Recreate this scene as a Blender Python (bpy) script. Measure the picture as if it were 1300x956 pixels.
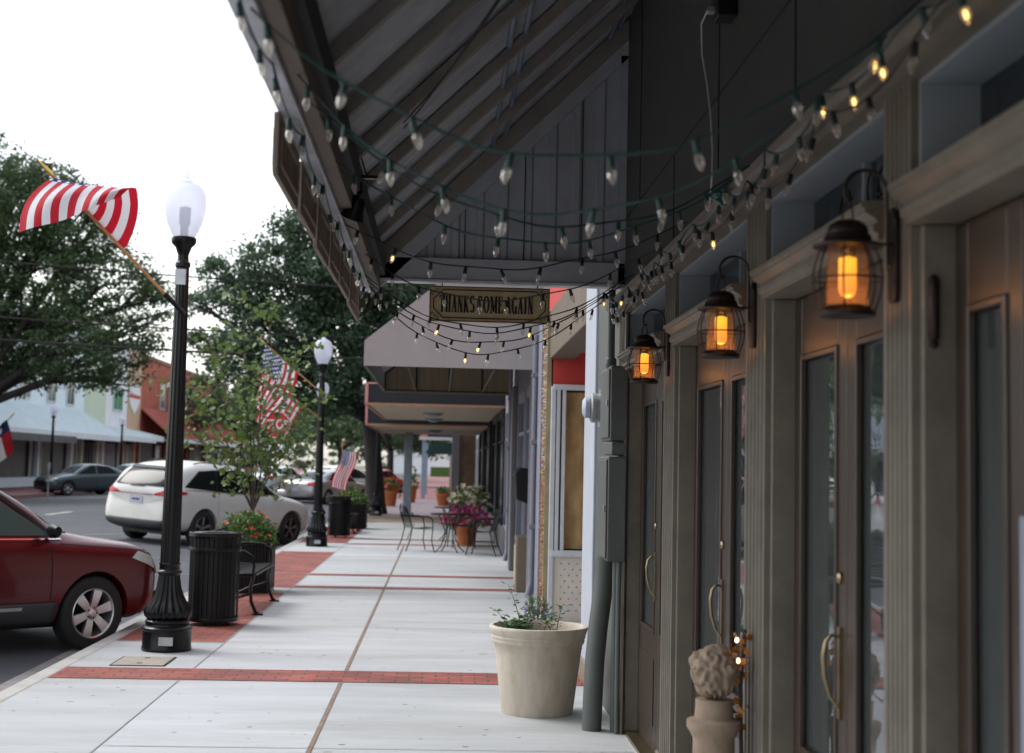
import bpy, bmesh, math, random
import numpy as np
from mathutils import Vector, Matrix
from mathutils.bvhtree import BVHTree
R = math.radians
S = bpy.context.scene
for o in list(bpy.data.objects): bpy.data.objects.remove(o)
COL = S.collection
rnd = random.Random(7)

# ------------------------------------------------------------------ camera
F = 1805.0
cd = bpy.data.cameras.new('camera'); cam = bpy.data.objects.new('camera', cd); COL.objects.link(cam)
pit = math.atan(159.5/F); yaw = math.atan(86.5/math.hypot(F, 159.5)); roll = 0.0225
fw = Vector((math.sin(yaw)*math.cos(pit), math.cos(yaw)*math.cos(pit), math.sin(pit)))
r0 = Vector((math.cos(yaw), -math.sin(yaw), 0)); u0 = r0.cross(fw)
rr = r0*math.cos(roll)+u0*math.sin(roll); uu = u0*math.cos(roll)-r0*math.sin(roll)
cam.matrix_world = Matrix(((rr.x, uu.x, -fw.x, 0), (rr.y, uu.y, -fw.y, 0), (rr.z, uu.z, -fw.z, 1.62), (0, 0, 0, 1)))
cd.sensor_width = 36; cd.lens = F/1300*36; cd.shift_y = -44.5/1300
cd.clip_start = 0.05; cd.clip_end = 3000
cd.dof.use_dof = True; cd.dof.focus_distance = 8.6; cd.dof.aperture_fstop = 3.0
S.camera = cam
# ------------------------------------------------------------------ overcast sky and soft sun
SUN_EL, SUN_AZ = R(50), R(-62)      # azimuth from +Y towards +X
w = bpy.data.worlds.new("World"); S.world = w; w.use_nodes = True
nt = w.node_tree; bg = nt.nodes['Background']
sky = nt.nodes.new('ShaderNodeTexSky'); sky.sky_type = 'NISHITA'; sky.sun_disc = False
sky.sun_elevation = SUN_EL; sky.sun_rotation = SUN_AZ; sky.dust_density = 1.6; sky.air_density = 1.4; sky.ozone_density = 1.0
hs = nt.nodes.new('ShaderNodeHueSaturation'); hs.inputs['Saturation'].default_value = 0.3
nt.links.new(sky.outputs[0], hs.inputs['Color']); nt.links.new(hs.outputs[0], bg.inputs['Color'])
bg.inputs['Strength'].default_value = 0.15
sl = bpy.data.lights.new('sun', 'SUN'); so = bpy.data.objects.new('sun', sl); COL.objects.link(so)
sl.energy = 0.9; sl.angle = R(22); sl.color = (1.0, 0.97, 0.93)
sd = Vector((math.sin(SUN_AZ)*math.cos(SUN_EL), math.cos(SUN_AZ)*math.cos(SUN_EL), math.sin(SUN_EL)))
so.rotation_euler = sd.to_track_quat('Z', 'Y').to_euler()
S.view_settings.view_transform = 'Standard'; S.view_settings.look = 'None'
S.view_settings.exposure = 1.05; S.view_settings.gamma = 1.0; S.view_settings.use_curve_mapping = False

# ------------------------------------------------------------------ materials
def new_mat(name):
    m = bpy.data.materials.new(name); m.use_nodes = True
    return m, m.node_tree, m.node_tree.nodes['Principled BSDF']
def mat(name, c, rough=0.6, metal=0.0, var=0.15, scale=6.0, bump=0.0, bscale=60.0, spec=None, emit=None, es=0.0,
        coat=0.0, alpha=1.0, stretch=None, dirt=0.0, dirtc=(0.05, 0.045, 0.04), trans=0.0):
    m, t, b = new_mat(name)
    b.inputs['Roughness'].default_value = rough; b.inputs['Metallic'].default_value = metal
    if spec is not None: b.inputs['Specular IOR Level'].default_value = spec
    if coat: b.inputs['Coat Weight'].default_value = coat; b.inputs['Coat Roughness'].default_value = 0.05
    if alpha < 1: b.inputs['Alpha'].default_value = alpha
    if trans: b.inputs['Transmission Weight'].default_value = trans
    if emit: b.inputs['Emission Color'].default_value = (*emit, 1); b.inputs['Emission Strength'].default_value = es
    b.inputs['Base Color'].default_value = (*c, 1)
    if var or bump or dirt:
        tc = t.nodes.new('ShaderNodeTexCoord'); mp = t.nodes.new('ShaderNodeMapping')
        t.links.new(tc.outputs['Object'], mp.inputs['Vector'])
        if stretch: mp.inputs['Scale'].default_value = stretch
    if var:
        n = t.nodes.new('ShaderNodeTexNoise'); n.inputs['Scale'].default_value = scale; n.inputs['Detail'].default_value = 6; n.inputs['Roughness'].default_value = 0.65
        t.links.new(mp.outputs[0], n.inputs['Vector'])
        r = t.nodes.new('ShaderNodeValToRGB'); r.color_ramp.elements[0].position = 0.3; r.color_ramp.elements[1].position = 0.7
        r.color_ramp.elements[0].color = (*[max(0, x*(1-var)) for x in c], 1); r.color_ramp.elements[1].color = (*[min(1, x*(1+var)) for x in c], 1)
        t.links.new(n.outputs['Fac'], r.inputs[0]); last = r.outputs[0]
        if dirt:
            n2 = t.nodes.new('ShaderNodeTexNoise'); n2.inputs['Scale'].default_value = scale*0.35; n2.inputs['Detail'].default_value = 8; n2.inputs['Roughness'].default_value = .75
            t.links.new(mp.outputs[0], n2.inputs['Vector'])
            r2 = t.nodes.new('ShaderNodeValToRGB'); r2.color_ramp.elements[0].position = .48; r2.color_ramp.elements[1].position = .72
            r2.color_ramp.elements[1].color = (dirt, dirt, dirt, 1)
            mx = t.nodes.new('ShaderNodeMixRGB'); mx.inputs[2].default_value = (*dirtc, 1)
            t.links.new(n2.outputs['Fac'], r2.inputs[0]); t.links.new(r2.outputs[0], mx.inputs[0]); t.links.new(last, mx.inputs[1]); last = mx.outputs[0]
        t.links.new(last, b.inputs['Base Color'])
    if bump:
        n = t.nodes.new('ShaderNodeTexNoise'); n.inputs['Scale'].default_value = bscale; n.inputs['Detail'].default_value = 5
        t.links.new(mp.outputs[0], n.inputs['Vector'])
        bp = t.nodes.new('ShaderNodeBump'); bp.inputs['Strength'].default_value = bump; bp.inputs['Distance'].default_value = 0.01
        t.links.new(n.outputs['Fac'], bp.inputs['Height']); t.links.new(bp.outputs[0], b.inputs['Normal'])
    return m
def brick_mat(name, c1, c2, cm, sx, sy, rot=0, rough=0.8, mortar=0.02, offset=0.5, plane='XY', bump=0.4):
    m, t, b = new_mat(name); b.inputs['Roughness'].default_value = rough
    tc = t.nodes.new('ShaderNodeTexCoord'); mp = t.nodes.new('ShaderNodeMapping'); t.links.new(tc.outputs['Object'], mp.inputs['Vector'])
    if plane == 'YZ': mp.inputs['Rotation'].default_value = (R(90), 0, R(90)); 
    if plane == 'XZ': mp.inputs['Rotation'].default_value = (R(90), 0, 0)
    if plane == 'XY': mp.inputs['Rotation'].default_value = (0, 0, rot)
    br = t.nodes.new('ShaderNodeTexBrick'); br.offset = offset
    br.inputs['Color1'].default_value = (*c1, 1); br.inputs['Color2'].default_value = (*c2, 1); br.inputs['Mortar'].default_value = (*cm, 1)
    br.inputs['Scale'].default_value = 1.0; br.inputs['Brick Width'].default_value = sx; br.inputs['Row Height'].default_value = sy
    br.inputs['Mortar Size'].default_value = mortar*sy*0.5; br.inputs['Mortar Smooth'].default_value = 0.2
    t.links.new(mp.outputs[0], br.inputs['Vector'])
    n = t.nodes.new('ShaderNodeTexNoise'); n.inputs['Scale'].default_value = 2.2; n.inputs['Detail'].default_value = 9; t.links.new(tc.outputs['Object'], n.inputs['Vector'])
    r = t.nodes.new('ShaderNodeValToRGB'); r.color_ramp.elements[0].position = .3; r.color_ramp.elements[1].position = .75
    r.color_ramp.elements[0].color = (.62, .62, .62, 1); r.color_ramp.elements[1].color = (1.15, 1.15, 1.15, 1)
    t.links.new(n.outputs['Fac'], r.inputs[0])
    mx = t.nodes.new('ShaderNodeMixRGB'); mx.blend_type = 'MULTIPLY'; mx.inputs[0].default_value = 1
    t.links.new(br.outputs['Color'], mx.inputs[1]); t.links.new(r.outputs[0], mx.inputs[2]); t.links.new(mx.outputs[0], b.inputs['Base Color'])
    bp = t.nodes.new('ShaderNodeBump'); bp.inputs['Strength'].default_value = bump; bp.inputs['Distance'].default_value = 0.005; bp.invert = True
    t.links.new(br.outputs['Fac'], bp.inputs['Height']); t.links.new(bp.outputs[0], b.inputs['Normal'])
    return m
def glass_mat(name, tint=(0.75, 0.8, 0.8), rough=0.02, thru=0.85, base=(0.02, 0.025, 0.03)):
    # window pane: mirror by Fresnel over a tinted see-through sheet
    m, t, b = new_mat(name); t.nodes.remove(b); out = t.nodes['Material Output']
    tr = t.nodes.new('ShaderNodeBsdfTransparent'); tr.inputs[0].default_value = (*tint, 1)
    df = t.nodes.new('ShaderNodeBsdfDiffuse'); df.inputs[0].default_value = (*base, 1)
    gl = t.nodes.new('ShaderNodeBsdfGlossy'); gl.inputs['Roughness'].default_value = rough; gl.inputs[0].default_value = (.92, .95, 1, 1)
    m1 = t.nodes.new('ShaderNodeMixShader'); m1.inputs[0].default_value = 1-thru
    m2 = t.nodes.new('ShaderNodeMixShader'); fr = t.nodes.new('ShaderNodeFresnel'); fr.inputs[0].default_value = 2.5
    # a slight waviness of old panes
    tc = t.nodes.new('ShaderNodeTexCoord'); n = t.nodes.new('ShaderNodeTexNoise'); n.inputs['Scale'].default_value = 3.0; t.links.new(tc.outputs['Object'], n.inputs['Vector'])
    bp = t.nodes.new('ShaderNodeBump'); bp.inputs['Strength'].default_value = .12; bp.inputs['Distance'].default_value = .02; t.links.new(n.outputs['Fac'], bp.inputs['Height'])
    t.links.new(bp.outputs[0], gl.inputs['Normal'])
    t.links.new(tr.outputs[0], m1.inputs[1]); t.links.new(df.outputs[0], m1.inputs[2])
    # the back face of the sheet lets the ray out unhindered, as in a thin pane
    ge = t.nodes.new('ShaderNodeNewGeometry'); iv = t.nodes.new('ShaderNodeMath'); iv.operation = 'SUBTRACT'; iv.inputs[0].default_value = 1; t.links.new(ge.outputs['Backfacing'], iv.inputs[1])
    mu = t.nodes.new('ShaderNodeMath'); mu.operation = 'MULTIPLY'; t.links.new(fr.outputs[0], mu.inputs[0]); t.links.new(iv.outputs[0], mu.inputs[1])
    t.links.new(mu.outputs[0], m2.inputs[0]); t.links.new(m1.outputs[0], m2.inputs[1]); t.links.new(gl.outputs[0], m2.inputs[2]); t.links.new(m2.outputs[0], out.inputs[0])
    return m
def leaf_mat(name, c1, c2, rough=0.55, scale=0.6):
    m, t, b = new_mat(name); b.inputs['Roughness'].default_value = rough
    tc = t.nodes.new('ShaderNodeTexCoord'); n = t.nodes.new('ShaderNodeTexNoise'); n.inputs['Scale'].default_value = scale; n.inputs['Detail'].default_value = 8; n.inputs['Roughness'].default_value = .8
    t.links.new(tc.outputs['Object'], n.inputs['Vector'])
    r = t.nodes.new('ShaderNodeValToRGB'); r.color_ramp.elements[0].position = .35; r.color_ramp.elements[1].position = .65
    r.color_ramp.elements[0].color = (*c1, 1); r.color_ramp.elements[1].color = (*c2, 1)
    t.links.new(n.outputs['Fac'], r.inputs[0]); t.links.new(r.outputs[0], b.inputs['Base Color'])
    tl = t.nodes.new('ShaderNodeBsdfTranslucent'); t.links.new(r.outputs[0], tl.inputs[0])
    mx = t.nodes.new('ShaderNodeMixShader'); mx.inputs[0].default_value = .3
    t.links.new(b.outputs[0], mx.inputs[1]); t.links.new(tl.outputs[0], mx.inputs[2]); t.links.new(mx.outputs[0], t.nodes['Material Output'].inputs[0])
    return m
def stripe_mat(name, kind='us'):
    # national flag cloth by UV: u along the hoist, v along the fly
    m, t, b = new_mat(name); b.inputs['Roughness'].default_value = .8
    uv = t.nodes.new('ShaderNodeUVMap'); sp = t.nodes.new('ShaderNodeSeparateXYZ'); t.links.new(uv.outputs[0], sp.inputs[0])
    def M(op, a, bb=None, c=None):
        n = t.nodes.new('ShaderNodeMath'); n.operation = op
        for i, v in enumerate((a, bb, c)):
            if v is None: continue
            if isinstance(v, (int, float)): n.inputs[i].default_value = v
            else: t.links.new(v, n.inputs[i])
        return n.outputs[0]
    def mix(f, a, bb):
        n = t.nodes.new('ShaderNodeMixRGB')
        for i, v in enumerate((f, a, bb)):
            if isinstance(v, tuple): n.inputs[i].default_value = (*v, 1)
            else: t.links.new(v, n.inputs[i])
        return n.outputs[0]
    u, v = sp.outputs[0], sp.outputs[1]
    if kind == 'us':
        odd = M('LESS_THAN', M('MODULO', M('MULTIPLY', u, 13), 2.0), 1.0)
        st = mix(odd, (.75, .75, .78), (.52, .012, .03))
        can = M('MULTIPLY', M('LESS_THAN', u, 7/13), M('LESS_THAN', v, .4))
        a = M('SUBTRACT', M('FRACT', M('MULTIPLY', u, 9/(7/13))), .5); c = M('SUBTRACT', M('FRACT', M('MULTIPLY', v, 11/.4)), .5)
        d = M('SQRT', M('ADD', M('MULTIPLY', a, a), M('MULTIPLY', c, c)))
        chk = M('LESS_THAN', M('MODULO', M('ADD', M('FLOOR', M('MULTIPLY', u, 9/(7/13))), M('FLOOR', M('MULTIPLY', v, 11/.4))), 2.0), .5)
        star = M('MULTIPLY', M('LESS_THAN', d, .42), chk)
        cc = mix(star, (.02, .04, .2), (.75, .75, .78))
        col = mix(can, st, cc)
    else:
        s = mix(M('LESS_THAN', u, .5), (.45, .02, .03), (.75, .75, .75))
        a = M('SUBTRACT', u, .5); c = M('MULTIPLY', M('SUBTRACT', v, .17), 1.5)
        d = M('SQRT', M('ADD', M('MULTIPLY', a, a), M('MULTIPLY', c, c)))
        cc = mix(M('LESS_THAN', d, .13), (.015, .03, .1), (.75, .75, .75))
        col = mix(M('LESS_THAN', v, .34), s, cc)
    t.links.new(col, b.inputs['Base Color'])
    tl = t.nodes.new('ShaderNodeBsdfTranslucent'); t.links.new(col, tl.inputs[0])
    mx = t.nodes.new('ShaderNodeMixShader'); mx.inputs[0].default_value = .35
    t.links.new(b.outputs[0], mx.inputs[1]); t.links.new(tl.outputs[0], mx.inputs[2]); t.links.new(mx.outputs[0], t.nodes['Material Output'].inputs[0])
    return m

# ------------------------------------------------------------------ mesh helpers
class MB:
    def __init__(s): s.v = []; s.f = []; s.uv = None
    def quad(s, a, b, c, d): n = len(s.v); s.v += [tuple(a), tuple(b), tuple(c), tuple(d)]; s.f.append((n, n+1, n+2, n+3)); return s
    def box(s, x0, x1, y0, y1, z0, z1):
        n = len(s.v)
        s.v += [(x0, y0, z0), (x1, y0, z0), (x1, y1, z0), (x0, y1, z0), (x0, y0, z1), (x1, y0, z1), (x1, y1, z1), (x0, y1, z1)]
        s.f += [tuple(n+i for i in q) for q in ((0, 3, 2, 1), (4, 5, 6, 7), (0, 1, 5, 4), (1, 2, 6, 5), (2, 3, 7, 6), (3, 0, 4, 7))]; return s
    def prism(s, poly, axis, a, b):
        # polygon in the two other axes (order x,y,z), extruded from a to b
        n = len(s.v); k = len(poly)
        def P(p, h):
            q = list(p); q.insert('xyz'.index(axis), h); return tuple(q)
        s.v += [P(p, a) for p in poly]+[P(p, b) for p in poly]
        s.f.append(tuple(n+i for i in range(k))[::-1]); s.f.append(tuple(n+k+i for i in range(k)))
        for i in range(k): j = (i+1) % k; s.f.append((n+i, n+j, n+k+j, n+k+i))
        return s
    def tube(s, pts, r, n=8, cap=True, squash=1.0):
        pts = [Vector(p) for p in pts]; m = len(pts); rs = r if isinstance(r, (list, tuple)) else [r]*m
        t = (pts[1]-pts[0]).normalized(); up = Vector((0, 0, 1)) if abs(t.z) < .9 else Vector((1, 0, 0))
        a = t.cross(up).normalized(); base = len(s.v)
        for i, p in enumerate(pts):
            t = (pts[min(i+1, m-1)]-pts[max(i-1, 0)])
            if t.length < 1e-9: t = Vector((0, 0, 1))
            t.normalize(); a = (a-t*a.dot(t))
            if a.length < 1e-6: a = t.orthogonal()
            a.normalize(); b = t.cross(a)
            for k in range(n):
                an = 2*math.pi*k/n; s.v.append(tuple(p+a*(math.cos(an)*rs[i])+b*(math.sin(an)*rs[i]*squash)))
        for i in range(m-1):
            for k in range(n):
                k2 = (k+1) % n; s.f.append((base+i*n+k, base+i*n+k2, base+(i+1)*n+k2, base+(i+1)*n+k))
        if cap:
            s.f.append(tuple(base+k for k in range(n))[::-1]); s.f.append(tuple(base+(m-1)*n+k for k in range(n)))
        return s
    def lathe(s, prof, c=(0, 0, 0), n=24, flute=0, fd=0.0, cap=True):
        base = len(s.v)
        for (r, z) in prof:
            for k in range(n):
                an = 2*math.pi*k/n; q = r*(1-(fd*(.5+.5*math.cos(an*flute)) if flute else 0))
                s.v.append((c[0]+q*math.cos(an), c[1]+q*math.sin(an), c[2]+z))
        m = len(prof)
        for i in range(m-1):
            for k in range(n):
                k2 = (k+1) % n; s.f.append((base+i*n+k, base+i*n+k2, base+(i+1)*n+k2, base+(i+1)*n+k))
        if cap:
            s.f.append(tuple(base+k for k in range(n))[::-1]); s.f.append(tuple(base+(m-1)*n+k for k in range(n)))
        return s
    def grid(s, fn, nu, nv, uv=False):
        base = len(s.v)
        for i in range(nu+1):
            for j in range(nv+1): s.v.append(tuple(fn(i/nu, j/nv)))
        if uv and s.uv is None: s.uv = {}
        for i in range(nu):
            for j in range(nv):
                q = (base+i*(nv+1)+j, base+(i+1)*(nv+1)+j, base+(i+1)*(nv+1)+j+1, base+i*(nv+1)+j+1)
                if uv: s.uv[len(s.f)] = ((i/nu, j/nv), ((i+1)/nu, j/nv), ((i+1)/nu, (j+1)/nv), (i/nu, (j+1)/nv))
                s.f.append(q)
        return s
    def mesh(s, name, m, smooth=False):
        me = bpy.data.meshes.new(name); me.from_pydata(s.v, [], s.f)
        if s.uv:
            l = me.uv_layers.new(name='uv')
            for p in me.polygons:
                if p.index in s.uv:
                    for k, li in enumerate(p.loop_indices): l.data[li].uv = s.uv[p.index][k]
        if m: me.materials.append(m)
        if smooth: me.polygons.foreach_set('use_smooth', [True]*len(me.polygons))
        me.update(); return me
    def build(s, name, m, parent=None, smooth=False, bevel=0, sharp=None, solid=0):
        me = s.mesh(name, m, smooth); o = bpy.data.objects.new(name, me); COL.objects.link(o)
        if parent: o.parent = parent
        if smooth and sharp is not False:
            me.set_sharp_from_angle(angle=R(sharp or 40))
        if solid:
            md = o.modifiers.new('solid', 'SOLIDIFY'); md.thickness = solid; md.offset = 0
        if bevel:
            md = o.modifiers.new('bevel', 'BEVEL'); md.width = bevel; md.segments = 2; md.limit_method = 'ANGLE'; md.angle_limit = R(40)
        return o
def tag(o, label=None, cat=None, group=None, kind=None):
    if label: o['label'] = label
    if cat: o['category'] = cat
    if group: o['group'] = group
    if kind: o['kind'] = kind
    return o
def empty(name, loc=(0, 0, 0), rz=0, label=None, cat=None, group=None):
    o = bpy.data.objects.new(name, None); COL.objects.link(o); o.location = loc; o.rotation_euler = (0, 0, rz); o.empty_display_size = .1
    return tag(o, label, cat, group)
def copy_tree(o, loc=None, rz=None, label=None, group=None, parent=None, scale=None):
    c = o.copy(); COL.objects.link(c)
    if parent: c.parent = parent
    for ch in [x for x in bpy.data.objects if x.parent == o]: copy_tree(ch, parent=c)
    if loc is not None: c.location = loc
    if rz is not None: c.rotation_euler = (0, 0, rz)
    if label: c['label'] = label
    if group: c['group'] = group
    if scale: c.scale = (scale,)*3
    return c
def lerp(a, b, t): return a+(b-a)*t
def curve(pts, t):
    # piecewise smooth interpolation through points (x, y)
    for i in range(len(pts)-1):
        if t <= pts[i+1][0]:
            a, b = pts[i], pts[i+1]; q = (t-a[0])/max(1e-9, b[0]-a[0]); return a[1]+(b[1]-a[1])*q
    return pts[-1][1]
def scurve(pts, t):
    n = len(pts)
    if t <= pts[0][0]: return pts[0][1]
    if t >= pts[-1][0]: return pts[-1][1]
    for i in range(n-1):
        if t <= pts[i+1][0]:
            x0, y0 = pts[i]; x1, y1 = pts[i+1]; h = x1-x0
            m0 = (pts[i+1][1]-pts[max(i-1, 0)][1])/(pts[i+1][0]-pts[max(i-1, 0)][0]); m1 = (pts[min(i+2, n-1)][1]-pts[i][1])/(pts[min(i+2, n-1)][0]-pts[i][0])
            q = (t-x0)/h; return (2*q**3-3*q*q+1)*y0+(q**3-2*q*q+q)*h*m0+(-2*q**3+3*q*q)*y1+(q**3-q*q)*h*m1

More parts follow.
